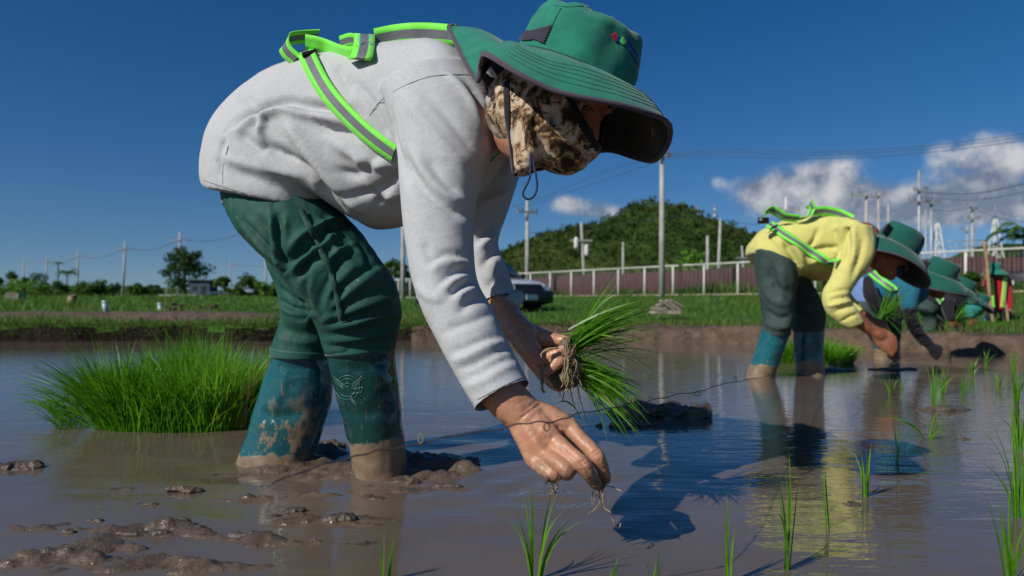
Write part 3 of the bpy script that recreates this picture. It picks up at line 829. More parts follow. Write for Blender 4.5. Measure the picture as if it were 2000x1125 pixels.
# hill
def hill():
    Y0 = 260.; prof = [(880, 580), (930, 540), (967, 508), (1034, 478), (1070, 464), (1125, 452), (1172, 445), (1206, 431), (1222, 416), (1240, 408), (1265, 404), (1303, 411), (1328, 418), (1346, 434), (1377, 441), (1420, 460), (1450, 470), (1500, 486), (1560, 520), (1640, 556), (1720, 578)]
    xs = np.array([(p - CX) * Y0 / FPX for p, _ in prof]); hs2 = np.array([H + (HY - q) * Y0 / FPX for _, q in prof])
    gx = np.linspace(xs[0] - 12, xs[-1] + 20, 110); gy = np.linspace(Y0 - 80, Y0 + 110, 70); X, Y = np.meshgrid(gx, gy)
    def hz(X, Y):
        k = (Y - Y0) / np.where(Y < Y0, 62., 90.)
        return np.interp(X + 6 * k, xs, hs2, .8, .8) * np.exp(-k * k * 1.1) + .3
    Z = hz(X, Y); Z += np.array([mnoise.fractal(Vector((a * .05, b * .05, 0)), 1, 2, 4) for a, b in zip(X.ravel(), Y.ravel())]).reshape(X.shape) * np.clip(Z * .12, 0, 1.6)
    n = len(gx); f = [(i * n + j, i * n + j + 1, (i + 1) * n + j + 1, (i + 1) * n + j) for i in range(len(gy) - 1) for j in range(n - 1)]
    tag(mk('hill', np.column_stack([X.ravel(), Y.ravel(), Z.ravel()]), f, MAT['hill_leaf']), kind='structure')
    k = 3000; cx = RNG.uniform(xs[1], xs[-2], k); cy = RNG.uniform(Y0 - 66, Y0 + 12, k); cz = hz(cx, cy); r = RNG.gamma(4, .30, k).clip(.5, 2.6) * np.clip(cz / 14, .5, 1)
    cc = np.repeat(np.column_stack([cx, cy, cz + r * .2]), 15, axis=0); rr = np.repeat(r, 15)
    d = RNG.normal(size=(len(cc), 3)); d /= np.linalg.norm(d, axis=1)[:, None]; d[:, 2] = np.abs(d[:, 2])
    v, f = leaf_quads(cc + d * rr[:, None] * RNG.uniform(.5, 1.1, len(cc))[:, None], np.clip(rr * .55, .55, 1.6))
    tag(mk('hillside_wood', v, f, MAT['hill_leaf'], smooth=False), 'dense green wood covering the hill behind the fence', 'wood', kind='stuff')
hill()
# farther low hills along the right horizon
def far_hill(px0, px1, py, Y0, nm):
    xs = np.linspace((px0 - CX) * Y0 / FPX, (px1 - CX) * Y0 / FPX, 60); hh = (HY - py) * Y0 / FPX
    v = []; f = []
    for x in xs:
        t = (x - xs[0]) / (xs[-1] - xs[0]); z = hh * (math.sin(math.pi * t) ** .7) * (1 + .2 * mnoise.noise(Vector((x * .02, 0, 0)))) + 1
        v += [(x, Y0 - 40, .5), (x, Y0, z), (x, Y0 + 60, .5)]
    for i in range(len(xs) - 1):
        for j in (0, 1): f.append((i * 3 + j, (i + 1) * 3 + j, (i + 1) * 3 + j + 1, i * 3 + j + 1))
    tag(mk(nm, v, f, MAT['hill_leaf']), kind='structure')
far_hill(1740, 2250, 478, 420, 'far_hill'); far_hill(-300, 620, 560, 500, 'far_hill')
# ------------------------------------------------------------------ poles, wires, fence, wall
def ground(px, Y): 
    x = (px - CX) * Y / FPX; return np.array([x, Y, float(tz(x, Y))])
POLES = {}; INS = None
def pole(key, label, px, py, Y, r=.13, arms=(), px0=None, group='concrete utility poles', extras=None, name='utility_pole', cat='pole', mat='concrete'):
    top = P(px, py, Y); b = ground(px if px0 is None else px0, Y); b[2] = max(b[2], .3) - .1
    root = empty(name, b, label, cat, group)
    v, f = cylm(b - [0, 0, .3], top, r, r * .7, 10); mk('shaft', v, f, MAT[mat], root)
    for (dz, half, ang) in arms:
        c = top - np.array([0, 0, dz]); d = np.array([math.cos(ang), math.sin(ang), 0])
        R = np.array([[d[0], -d[1], 0], [d[1], d[0], 0], [0, 0, 1]])
        v, f = boxm(c + [0, -r - .05, 0], (2 * half, .1, .12), R); a = mk('crossarm', v, f, MAT[mat], root, smooth=False)
        for s in (-.92, -.5, .5, .92):
            global INS
            if INS is None: v, f = cylm((0, 0, 0), (0, 0, .24), .05, .03, 6); o = mk('insulator', v, f, MAT['insul']); INS = o.data
            else: o = bpy.data.objects.new('insulator', INS); COL.objects.link(o)
            o.location = Vector(c + d * s * half + [0, -r - .05, .04]); attach(o, root)
    if extras: extras(root, top)
    POLES[key] = top; return root
def transformer(root, top):
    for s, dz in ((-.42, 1.75), (.45, 2.35)):
        c = top + np.array([s, -.2, -dz]); v, f = chain([(c - [0, 0, .3], .2), (c + [0, 0, .3], .2)], 2, 12); mk('transformer', v, f, MAT['whitepaint'], root)
A1 = [(.9, 1.1, .1)]; A2 = [(.4, .8, .2), (1.2, 1.1, .2)]
pole('l1', 'short thin pole at the far left edge of the skyline', 46, 505, 150, .15)
pole('l2', 'second pole from the left, with one crossarm', 92, 500, 130, .15, [(1.2, 1.2, .1)], 88)
pole('l3', 'third pole from the left, paler, with one crossarm', 153, 489, 120, .16, [(1.0, 1.3, .1)], 150)
pole('l4', 'straight pole with one crossarm left of the tall tree', 245, 472, 105, .19, [(1.1, 1.2, .1)], 239)
pole('l5', 'tallest left pole with crossarm, standing before the tall tree', 352, 453, 95, .18, [(1.1, 1.2, .1)], 348)
pole('l6', 'bare thin pole just left of the tall tree\'s trunk', 326, 521, 90, .12)
pole('l7', 'faint distant pole with crossarm above the rounded bush', 450, 507, 160, .14, [(1.3, 1.6, .1)])
pole('l8', 'thin bare pole beside the worker\'s waders', 519, 505, 80, .12)
pole('m0', 'pole rising behind the worker\'s belly and elbow', 787, 420, 46, .16)
pole('m1', 'pale pole with a side bracket left of the hill', 1030, 392, 46, .16, [(.75, .75, .5)])
pole('m2', 'leaning pole with two white transformers before the hill', 1135, 434, 60, .15, [(1.55, .95, .1)], 1144, extras=transformer)
pole('m3', 'short bare post before the hill', 1217, 473, 55, .11)
pole('m4', 'tallest grey pole standing at the fence line', 1293, 300, 33, .15, [(.12, .45, .4)])
pole('m5', 'short bare post right of the bright bush', 1382, 461, 50, .13)
pole('m6', 'tall leaning post at the hill\'s right foot', 1407, 428, 58, .15, (), 1401)
pole('m7', 'small leaning pole close behind the yellow worker', 1449, 480, 70, .12, [(1.2, .6, .3)], 1456)
pole('r0', 'pole with a broad white crossarm above the yellow worker\'s back', 1535, 385, 60, .12, [(1.1, 1.25, .25)], mat='whitepaint')
SUBS = 'substation poles on the right'
pole('r1', 'left one of the paired substation poles joined at the top', 1692, 378, 48, .14, [(.15, 1.2, .1)], group=SUBS)
pole('r2', 'right one of the paired substation poles joined at the top', 1716, 377, 48, .10, (), group=SUBS)
pole('r3', 'short substation pole left of the yellow worker\'s hat', 1735, 399, 50, .10, (), group=SUBS)
pole('r4', 'tallest substation mast above the yellow worker\'s hat', 1795, 333, 48, .12, [(1.35, .5, .1), (2.1, .9, .1)], group=SUBS, mat='steel')
pole('r5', 'second substation mast just right of the tallest one', 1819, 392, 48, .12, [(.2, .5, .1)], group=SUBS, mat='steel')
pole('r6', 'thin mast between the two tallest substation masts', 1808, 410, 50, .09, (), group=SUBS, mat='steel')
pole('r7', 'pole with small crossarms above the substation beam', 1899, 405, 60, .14, [(.2, .35, .1), (1.0, .55, .1)], group=SUBS)
pole('r8', 'faint thin pole with two arms left of the lattice tower', 1889, 440, 75, .10, [(.6, .8, .1)], group=SUBS)
def lattice(px, pytop, Y, w, label, spire=0.0):
    top = P(px, pytop, Y); b = ground(px, Y); root = empty('lattice_tower', b, label, 'tower', 'white lattice towers')
    z0, z1 = max(b[2], .5), top[2]; cs = [(-1, -1), (1, -1), (1, 1), (-1, 1)]
    def pt(c, t):
        k = w * (1 - .85 * max(0, (t - .35) / .65)); return np.array([top[0] + c[0] * k, Y + c[1] * k, z0 + (z1 - z0) * t])
    for c in cs:
        v, f = chain([(pt(c, a), .035) for a in (0, .35, 1)], 1, 5, round_ends=False); mk('leg', v, f, MAT['whitepaint'], root)
    br = []; N = 9
    for i in range(N):
        a, a2 = i / N, (i + 1) / N
        for k in range(4): br.append(cylm(pt(cs[k], a), pt(cs[(k + 1) % 4], a2), .018, .018, 4)); br.append(cylm(pt(cs[k], a2), pt(cs[(k + 1) % 4], a2), .014, .014, 4))
    v, f = joinm(br); mk('bracing', v, f, MAT['whitepaint'], root)['kind'] = 'stuff'
    if spire: v, f = cylm(top, top + [0, 0, spire], .03, .02, 5); mk('spire', v, f, MAT['steel'], root)
lattice(1944, 428, 48, .42, 'white lattice tower above the red worker', 1.0)
lattice(1831, 436, 48, .42, 'white lattice tower right behind the yellow worker\'s hat')
def beam():
    a = P(1838, 477, 48.5); b = P(1936, 475, 48.5); root = empty('lattice_beam', (a + b) / 2, 'pale horizontal lattice beam between the two lattice towers', 'beam')
    for z in (-.22, .22): v, f = cylm(a + [0, 0, z], b + [0, 0, z], .03, .03, 5); mk('chord', v, f, MAT['steel'], root)
    n = 12; v, f = joinm([cylm(a + (b - a) * i / n + [0, 0, -.22 if i % 2 else .22], a + (b - a) * (i + 1) / n + [0, 0, .22 if i % 2 else -.22], .02, .02, 4) for i in range(n)]); mk('web', v, f, MAT['steel'], root)['kind'] = 'stuff'
beam()
def mast(px, py0, py1, Y, label):
    a = P(px, py0, Y); b = P(px, py1, Y); root = empty('antenna_mast', b, label, 'mast', 'red and white masts on the hill')
    n = 6
    for i in range(n):
        v, f = cylm(b + (a - b) * i / n, b + (a - b) * (i + 1) / n, .55 - .06 * i, .5 - .06 * i, 6); mk('section', v, f, MAT['redpaint' if i % 2 else 'whitepaint'], root)
mast(1362, 402, 428, 262, 'left red and white mast on the hilltop ridge'); mast(1396, 400, 436, 262, 'right red and white mast on the hilltop ridge')
def wire(label, pts, r=.012, sag=0.0):
    q = catmull(np.array(pts), 8); v, f = tubepath(q[::2], r, 5, 1)
    tag(mk('power_cable', v, f, MAT['wire']), label, 'cable', 'overhead cables')
for k, dy in enumerate((0, 6, 13)):
    wire(('top', 'middle', 'lowest')[k] + ' of the three cables running from the tallest pole across the clouds', [P(1293, 302 + dy * .3, 33), P(1420, 292 + dy, 31), P(1560, 297 + dy, 29), P(1700, 293 + dy, 27), P(1850, 281 + dy, 25), P(2060, 253 + dy, 23)], .011)
wire('upper cable from the tall substation mast to the right edge', [P(1797, 376, 48), P(1880, 379, 42), P(1940, 372, 38), P(2060, 345, 34)], .022)
wire('lower cable from the tall substation mast to the right edge', [P(1797, 384, 48), P(1880, 391, 42), P(1950, 385, 38), P(2060, 362, 34)], .016)
wire('cable sagging from the crossarm pole to the right edge', [P(1900, 406, 60), P(1950, 425, 56), P(2060, 442, 50)], .022)
wire('cable from the masts up to the crossarm pole', [P(1820, 410, 48), P(1860, 412, 54), P(1900, 405, 60)], .018)
wire('long sunlit cable crossing in front of the hill', [P(1030, 455, 46), P(1140, 452, 60), P(1230, 434, 45), P(1293, 426, 33), P(1360, 425, 40), P(1480, 440, 60)], .016)
wire('upper cable from the worker\'s hat brim to the bracket pole', [P(1293, 305, 33), P(1180, 335, 38), P(1030, 396, 46), P(900, 420, 60)], .012)
wire('lower cable from the tallest pole to the bracket pole', [P(1293, 312, 33), P(1180, 352, 38), P(1030, 402, 46)], .012)
for a, b in (('l2', 'l3'), ('l3', 'l4'), ('l4', 'l5')):
    p, q = POLES[a] - [0, 0, 1], POLES[b] - [0, 0, 1]; wire({'l2': 'cable between the second and third poles from the left', 'l3': 'cable between the third pole and the straight crossarm pole', 'l4': 'cable between the straight crossarm pole and the tallest left pole'}[a], [p, (p + q) / 2 - [0, 0, .8], q], .035)
wire('cable from the tallest left pole towards the worker\'s back', [POLES['l5'] - [0, 0, 1], P(420, 470, 85), P(520, 440, 70), P(600, 400, 55)], .03)
wire('faint cable from the distant crossarm pole behind the worker', [POLES['l7'] - [0, 0, 1.2], P(520, 520, 120), P(640, 515, 90)], .03)
# fence of white pipe
def fpt(X, z): return np.array([X, FEN_A - FEN_B * X, z])
fence = empty('pipe_fence', fpt(4, .68), 'long white pipe fence with thin rails before the maroon wall', 'fence')
FX = [-11.0 + 1.1 * i for i in range(28)]
Z0, Z1 = .66, 2.15
pv, pf = cylm((0, 0, -.25), (0, 0, Z1 - Z0), .042, .042, 8)
pm_ = None
for X in FX:
    q = fpt(X, Z0); o = mk('post', pv, pf, MAT['whitepaint']) if pm_ is None else bpy.data.objects.new('post', pm_)
    if pm_ is None: pm_ = o.data
    else: COL.objects.link(o)
    o.location = Vector(q); attach(o, fence)
for nm, z in (('top_rail', Z1 - .03), ('bottom_rail', Z0 + .07)):
    for i in range(0, len(FX) - 1, 3):
        v, f = cylm(fpt(FX[i], z) - [0, .05, 0], fpt(FX[min(i + 3, len(FX) - 1)], z) - [0, .05, 0], .036, .036, 6); mk(nm, v, f, MAT['rust' if nm == 'bottom_rail' else 'whitepaint'], fence)
wv = []; wf = []
parts = []
for i in range(len(FX) - 1):
    for k in range(1, 14):
        a = FX[i] + 1.1 * k / 14; parts.append(cylm(fpt(a, Z0 + .08), fpt(a, Z1 - .04), .0035, .0035, 3))
v, f = joinm(parts); o = mk('fence_mesh', v, f, MAT['steel'], fence); o['kind'] = 'stuff'
# maroon corrugated wall: separate sheets
wall = empty('sheet_wall', (8, 40, .6), 'low maroon corrugated sheet wall behind the white fence', 'wall')
def sheet(x0, x1, z0, z1):
    off = 7.0; n = 24; top = []; v = []; f = []
    for i in range(n + 1):
        x = x0 + (x1 - x0) * i / n; y = FEN_A + off - FEN_B * x; q = .03 * (1 if (i // 1) % 2 else -1)
        v += [(x + q * .79, y + q * .61, z0), (x + q * .79, y + q * .61, z1)]
    for i in range(n): f.append((2 * i, 2 * i + 2, 2 * i + 3, 2 * i + 1))
    o = mk('wall_sheet', v, f, MAT['maroon'], wall, smooth=False); m = o.modifiers.new('s', 'SOLIDIFY'); m.thickness = .03
for i in range(16):
    x0 = -9.5 + 2.0 * i; sheet(x0, x0 + 1.98, .55, 2.12 + .05 * math.sin(i * 2.1))
# weeds between fence and wall
n = 9000; X = RNG.uniform(-9, 22, n); of = RNG.uniform(.3, 6.3, n); Y = FEN_A - FEN_B * X + of
pt = np.array([mnoise.noise(Vector((a * .35, 3, 0))) for a in X]); hgt = RNG.uniform(.2, .85, n) * np.clip(.65 + pt * 1.5, .2, 1.6)
b = np.column_stack([X, Y, np.full(n, .62)]); t = b + np.column_stack([RNG.normal(0, .15, n), RNG.normal(0, .15, n), hgt])
v, f = blades(b, t, .07, None, 3); tag(mk('weeds', v, f, MAT['bush'], smooth=False), 'tall weeds growing between the white fence and the maroon wall', 'weeds', kind='stuff')
# blue shed, pipes, timber, debris
def prismbox(name, c, s, mat, parent, rz=0.0, bev=.02):
    R = np.array([[math.cos(rz), -math.sin(rz), 0], [math.sin(rz), math.cos(rz), 0], [0, 0, 1]]); v, f = boxm(c, s, R)
    o = mk(name, v, f, mat, parent, smooth=False); m = o.modifiers.new('b', 'BEVEL'); m.width = bev; m.segments = 2; return o
g = ground(398, 72); shed = empty('shed', g, 'low blue shed by the tall spreading tree', 'shed')
prismbox('wall', g + [0, 0, .7], (2.0, 2.0, 1.7), MAT['bluewall'], shed); prismbox('roof', g + [0, -.05, 1.62], (2.4, 2.4, .12), MAT['carblack'], shed); prismbox('door', g + [.4, -1.02, .55], (.5, .05, 1.2), MAT['carblack'], shed); prismbox('window', g + [-.45, -1.02, .85], (.45, .05, .4), MAT['glass'], shed)
def stub(px, py0, py1, Y, label):
    b = P(px, py1, Y); t = P(px, py0, Y); root = empty('pipe_stub', b, label, 'pipe', 'standing pipe stubs')
    v, f = cylm(b - [0, 0, .1], t, .036, .036, 14); mk('pipe', v, f, MAT['pvc'], root); v, f = cylm(t - [0, 0, .03], t + [0, 0, .005], .039, .039, 14); mk('cap', v, f, MAT['pvc'], root)
stub(205, 588, 607, 10.5, 'pale blue pipe stub standing upright in the grass'); stub(313, 592, 605, 11, 'short pale pipe stub beside the dark debris')
def timber(name, label, px, py, Y, boards, cat='planks', group=None):
    c = P(px, py, Y); root = empty(name, c, label, cat, group)
    for (dx, dy, dz, l, w, h, rz, ry, m) in boards:
        v, f = boxm((0, 0, 0), (l, w, h)); E = Matrix.Rotation(rz, 3, 'Z') @ Matrix.Rotation(ry, 3, 'Y'); v = v @ np.array(E).T + c + np.array([dx, dy, dz])
        o = mk('plank', v, f, MAT[m], root, smooth=False); b = o.modifiers.new('b', 'BEVEL'); b.width = .006
timber('plank_pile', 'pile of grey planks on the grass before the fence', 1305, 613, 14, [(-.18, 0, .03, .30, .3, .06, .2, 0, 'wood'), (-.18, .02, .10, .30, .3, .05, -.1, .05, 'wood'), (.10, -.02, .03, .26, .3, .07, -.1, 0, 'wood'), (-.02, .0, .17, .34, .1, .05, .2, .55, 'wood'), (.10, .03, .17, .34, .09, .05, .1, .6, 'wood'), (.17, .0, .2, .30, .1, .04, .1, .5, 'wood'), (-.1, .05, .2, .28, .12, .04, .3, -.3, 'wood')])
timber('board_stack', 'small stack of pale boards at the left field edge', 30, 587, 22, [(0, 0, .03 + .06 * k, .46 - .03 * k, .4, .045, .05 * k, 0, 'wood') for k in range(4)])
timber('debris_heap', 'dark heap of broken boards beside the short pipe stub', 340, 606, 11, [(-.06, 0, .03, .18, .12, .03, .3, .35, 'bark'), (.05, .02, .05, .16, .1, .03, -.3, -.3, 'bark'), (0, .03, .09, .14, .08, .03, .8, .2, 'bark'), (.10, 0, .04, .14, .1, .03, .4, .1, 'bark'), (-.1, .02, .01, .16, .1, .03, 0, 0, 'wood')])
timber('debris_heap', 'smaller dark heap of broken boards right of the first', 405, 606, 11.5, [(-.05, 0, .04, .16, .1, .03, .3, .3, 'bark'), (.06, .02, .06, .18, .1, .03, -.3, -.2, 'bark'), (.13, .03, .04, .1, .08, .03, .8, .3, 'bark')])
timber('timber_strip', 'long pale boards lying at the foot of the tallest left pole', 348, 577, 60, [(-1.2 + .8 * k, 0, .0, .75, .3, .14, .05, 0, 'whitepaint') for k in range(4)])
timber('blue_tarp_strip', 'low blue boards lying under the round bushes', 425, 573, 62, [(-.7 + .7 * k, 0, .05, .65, .3, .16, 0, 0, 'bluewall') for k in range(3)])
# straw bale with a stone beside it
c = P(140, 597, 15); bale = empty('straw_bale', c, 'small upright yellow straw bundle with a grey cap in the field', 'straw')
v, f = ball((0, 0, 0), (.09, .08, .12), 18, 12); v = np.array([q * (1 + .12 * mnoise.noise(Vector(q * 30))) for q in v]) + c + [0, 0, .1]; mk('bundle', v, f, MAT['straw'], bale)
v, f = ball((0, 0, 0), (.07, .07, .045), 14, 8); v = np.array([q * (1 + .2 * mnoise.noise(Vector(q * 25))) for q in v]) + c + [.06, 0, .2]; mk('cap', v, f, MAT['dirt'], bale)
# ------------------------------------------------------------------ vehicles
def suv(loc, heading, paint, label, trim='carblack', group=None):
    root = empty('parked_car', loc, label, 'car', group); root.rotation_euler = (0, 0, heading)
    def part(name, v, f, m, par=root, smooth=True, bev=0.0):
        o = mk(name, v, f, MAT[m], None, smooth); o.parent = par
        if bev:
            b = o.modifiers.new('b', 'BEVEL'); b.width = bev; b.segments = 3; b.limit_method = 'ANGLE'
        return o
    def prof(pts, w0, w1=None):
        """side outline (x, z) swept across the width, narrowing upwards"""
        n = len(pts); v = []; zs = [p[1] for p in pts]; z0, z1 = min(zs), max(zs); w1 = w0 if w1 is None else w1
        for s in (-1, 1):
            for (x, z) in pts: v.append((x, s * (w0 + (w1 - w0) * (z - z0) / (z1 - z0)), z))
        f = [tuple(range(n))[::-1], tuple(range(n, 2 * n))] + [(i, (i + 1) % n, n + (i + 1) % n, n + i) for i in range(n)]
        return np.array(v), f
    body = [(-2.25, .45), (-2.3, .75), (-2.27, 1.02), (-.2, 1.06), (1.0, 1.04), (1.7, .96), (2.12, .82), (2.2, .62), (2.18, .45)]
    v, f = prof(body, .88, .84); bo = part('body', v, f, paint, bev=.06)
    v, f = prof([(-2.1, 1.03), (-1.75, 1.62), (-1.2, 1.70), (-.1, 1.68), (.25, 1.60), (1.02, 1.045)], .80, .62); part('cabin', v, f, paint, bev=.05)
    v, f = prof([(.16, 1.58), (.30, 1.585), (1.00, 1.08), (.86, 1.07)], .77, .62); part('windscreen', v + [.03, 0, .012], f, 'glass')
    for s in (-1, 1):
        for (a, b, c2, d2) in ((-.05, .84, .22, -.02), (-1.0, -.08, -.06, -.98), (-1.85, -1.06, -1.04, -1.62)):
            y0, y1 = s * .803, s * .668; v = np.array([(a, y0, 1.10), (b, y0, 1.10), (c2, y1, 1.56), (d2, y1, 1.56)]); v[:, 1] += s * .012
            part('side_window', v, [(0, 1, 2, 3) if s < 0 else (3, 2, 1, 0)], 'glass', smooth=False)
        for x in (-1.42, 1.38):
            ty = [((x + .33 * math.cos(a), s * .80, .34 + .33 * math.sin(a))) for a in np.linspace(0, 2 * math.pi, 29)[:-1]]
            v, f = chain([((x, s * .72, .34), .33), ((x, s * .90, .34), .33)], 1, 28, round_ends=False); w = part('wheel', v, f, 'tyre')
            v, f = chain([((x, s * .88, .34), .21), ((x, s * .915, .34), .18)], 1, 20, round_ends=False); part('rim', v, f, 'steel', w)
            v, f = chain([((x + .42 * math.cos(a), s * .88, .36 + .42 * math.sin(a)), .05) for a in np.linspace(-.1, math.pi + .1, 12)], 2, 6); part('wheel_arch', v, f, trim)
        v, f = ball((1.98, s * .66, .80), (.16, .17, .09), 16, 10); part('headlight', v, f, 'chrome')
        v, f = ball((.75, s * .98, 1.14), (.09, .12, .08), 12, 8); part('mirror', v, f, trim)
    v, f = prof([(1.98, .30), (2.24, .34), (2.28, .55), (2.24, .70), (1.95, .66)], .87, .84); part('bumper', v, f, trim, bev=.05)
    v, f = prof([(2.12, .66), (2.22, .68), (2.15, .86), (2.04, .88)], .55, .5); part('grille', v, f, trim, bev=.02)
    v, f = boxm((2.29, 0, .50), (.02, .42, .15)); part('number_plate', v, f, 'plate', smooth=False)
    v, f = prof([(-2.32, .32), (-2.36, .58), (-1.95, .6), (-1.95, .32)], .86); part('bumper', v, f, trim, bev=.05)
    v, f = boxm((0, 0, .42), (4.2, 1.66, .16)); part('underbody', v, f, trim, smooth=False)
    return root
cz = float(tz(-1.0, 21.5)); suv((-.92, 21.5, cz - .08), math.radians(-50), 'carwhite', 'white car with black bumper parked on the grass behind the worker\'s arm')
suv((20.2, 27.5, .60), math.radians(-150), 'cardark', 'dark car at the right edge behind the fence')
# ------------------------------------------------------------------ the near worker
near = empty('person', (-.45, 1.68, 0), 'stooping person in grey shirt, green sun hat and green waders planting rice in the foreground', 'person')
# ---- shirt
torso = tube([(396, 372, 655, 432, 1.66, .185, .05), (391, 336, 662, 404, 1.66, .187, .05), (396, 288, 668, 398, 1.66, .19, .05), (412, 232, 690, 425, 1.645, .185, .05), (452, 178, 716, 444, 1.63, .18, .05), (520, 131, 742, 453, 1.60, .175, .05),
              (612, 100, 788, 446, 1.565, .175, .04), (700, 92, 838, 425, 1.52, .18, .03), (785, 86, 890, 400, 1.48, .18, .02), (855, 90, 935, 370, 1.44, .165, 0), (915, 118, 975, 330, 1.40, .11, 0), (965, 160, 1000, 290, 1.365, .07, 0)], 7, 48, 2.15)
armN = tube([(742, 175, 925, 130, 1.36, .10), (760, 225, 962, 185, 1.315, .095), (773, 285, 972, 245, 1.285, .085), (779, 345, 955, 320, 1.265, .076), (784, 410, 932, 390, 1.245, .068), (793, 475, 926, 455, 1.23, .062), (803, 535, 928, 515, 1.215, .060),
             (818, 590, 938, 560, 1.20, .058), (840, 640, 962, 604, 1.185, .055), (868, 696, 988, 660, 1.165, .052), (898, 750, 1013, 708, 1.15, .050), (927, 800, 1034, 748, 1.135, .049), (945, 830, 1048, 774, 1.125, .049)], 6, 30, 2.1)
armF = tube([(905, 230, 1010, 200, 1.50, .08), (892, 300, 1030, 285, 1.53, .075), (886, 370, 1012, 355, 1.53, .068), (884, 430, 988, 425, 1.52, .062), (880, 480, 972, 470, 1.50, .060), (884, 532, 982, 505, 1.475, .057), (900, 578, 998, 545, 1.45, .055), (918, 622, 1011, 582, 1.425, .053), (932, 648, 1023, 604, 1.41, .052)], 6, 26, 2.1)
v, f = fuse([torso, armN, armF], .0052, 3)
hem_n = np.cross(P(505, 402, 1.475) - P(390, 338, 1.70), P(668, 408, 1.60) - P(390, 338, 1.70)); hem_n *= -np.sign(hem_n[2])
for (c, n, r) in [(P(980, 774, 1.135), P(980, 774, 1.135) - P(956, 729, 1.15), .09), (P(965, 602, 1.425), P(965, 602, 1.425) - P(949, 561, 1.45), .085), (P(527, 372, 1.66) - hem_n * (((P(527, 372, 1.66) - P(505, 402, 1.475)) @ hem_n) / (hem_n @ hem_n)), hem_n, .29)]:
    v, f = cut_end(v, f, c, n, r)
TS = bvh(v, f); TS0 = TS
SF = [
 # hip and belly creases
 ('step', .011, .013, [(456, 250), (500, 224), (552, 207), (590, 214), (640, 222), (690, 228)]),
 ('ridge', .012, .020, [(548, 218), (584, 268), (640, 340), (690, 392), (720, 418)]),
 ('groove', .016, .013, [(508, 268), (528, 290), (584, 318), (616, 346), (640, 378), (668, 408)]),
 ('groove', .010, .011, [(592, 220), (640, 252), (700, 262), (724, 262)]),
 ('ridge', .008, .014, [(640, 270), (690, 300), (730, 320), (770, 318)]),
 ('groove', .009, .012, [(458, 252), (480, 272), (500, 288), (520, 292)]),
 ('ridge', .008, .010, [(505, 262), (515, 240), (520, 222)]),
 ('groove', .006, .010, [(660, 372), (690, 380), (730, 372), (770, 348)]),
 ('ridge', .007, .014, [(700, 300), (715, 345), (745, 378), (780, 386)]),
 ('groove', .006, .012, [(600, 400), (560, 372), (500, 350), (450, 330)]),
 ('ridge', .005, .012, [(420, 300), (470, 318), (540, 334), (600, 348)]),
 ('groove', .005, .010, [(440, 262), (430, 300), (432, 350)]),
 ('groove', .005, .010, [(680, 150), (720, 190), (745, 240), (760, 275)]),
 ('groove', .005, .009, [(655, 128), (668, 150), (690, 185)]),
 ('groove', .005, .012, [(470, 180), (500, 210), (520, 235)]), ('ridge', .005, .014, [(600, 180), (640, 205), (680, 212)]), ('groove', .006, .011, [(745, 300), (715, 330), (690, 340), (650, 330)]), ('groove', .005, .010, [(780, 330), (760, 360), (735, 400)]), ('ridge', .005, .012, [(560, 300), (600, 330), (625, 375)]),
 # shoulder pull lines
 ('groove', .004, .010, [(800, 160), (850, 200), (900, 262), (935, 300)]),
 ('ridge', .004, .010, [(780, 180), (830, 240), (880, 300), (915, 330)]),
 ('groove', .004, .009, [(905, 150), (935, 190), (955, 240), (962, 290)]),
 ('ridge', .004, .009, [(870, 140), (910, 180), (940, 235)]),
 ('groove', .005, .010, [(762, 200), (770, 260), (785, 320), (800, 360)]),
 # near sleeve
 ('groove', .007, .011, [(786, 290), (806, 336), (834, 374), (882, 410), (926, 421)]),
 ('ridge', .006, .012, [(800, 290), (830, 340), (870, 380), (922, 400)]),
 ('groove', .004, .009, [(830, 300), (862, 350), (900, 385)]),
 ('groove', .005, .008, [(842, 512), (876, 498), (925, 503)]),
 ('ridge', .006, .009, [(838, 530), (870, 512), (922, 516)]),
 ('groove', .007, .008, [(854, 556), (890, 532), (924, 524)]),
 ('ridge', .007, .008, [(864, 566), (892, 546), (920, 540)]),
 ('groove', .008, .007, [(876, 580), (900, 560), (928, 546)]),
 ('ridge', .007, .008, [(890, 590), (905, 572), (932, 564)]),
 ('groove', .005, .008, [(895, 612), (918, 590), (946, 584)]),
 ('ridge', .004, .008, [(815, 560), (840, 580), (868, 586)]),
 ('groove', .004, .009, [(826, 470), (838, 500), (850, 520)]),
 ('groove', .004, .007, [(862, 650), (890, 640), (930, 625), (962, 612)]),
 ('groove', .004, .007, [(875, 690), (905, 682), (950, 662), (984, 656)]),
 ('ridge', .004, .007, [(880, 706), (915, 694), (960, 672), (992, 668)]),
 ('groove', .004, .006, [(890, 722), (925, 712), (970, 688), (1000, 680)]),
 ('groove', .003, .006, [(900, 742), (935, 730), (980, 706), (1008, 700)]),
 ('ridge', .003, .006, [(905, 756), (945, 744), (985, 720), (1015, 712)]),
 # far sleeve
 ('groove', .006, .009, [(930, 470), (950, 450), (985, 425)]), ('ridge', .006, .009, [(932, 490), (952, 470), (982, 452)]), ('groove', .006, .009, [(940, 520), (960, 498), (975, 490)]), ('ridge', .005, .01, [(945, 400), (970, 385), (1000, 370)]), ('groove', .005, .009, [(950, 560), (970, 545), (990, 530)]),
]
v = folds(v, f, [(k, a * (1.55 if p_[0][1] < 430 else 1.4), w * .88, p_) for k, a, w, p_ in SF], TS)
v = wrinkle(v, f, .0022, 9, [[1, 0, .3], [0, 1, 0], [0, .2, .55]], 3, 1)
v = wrinkle(v, f, .0004, 34, None, 2, 2)
v = smooth_v(v, f, 1, .4)
TS = bvh(v, f)
shirt = mk('shirt', v, f, MAT['shirt'], near)
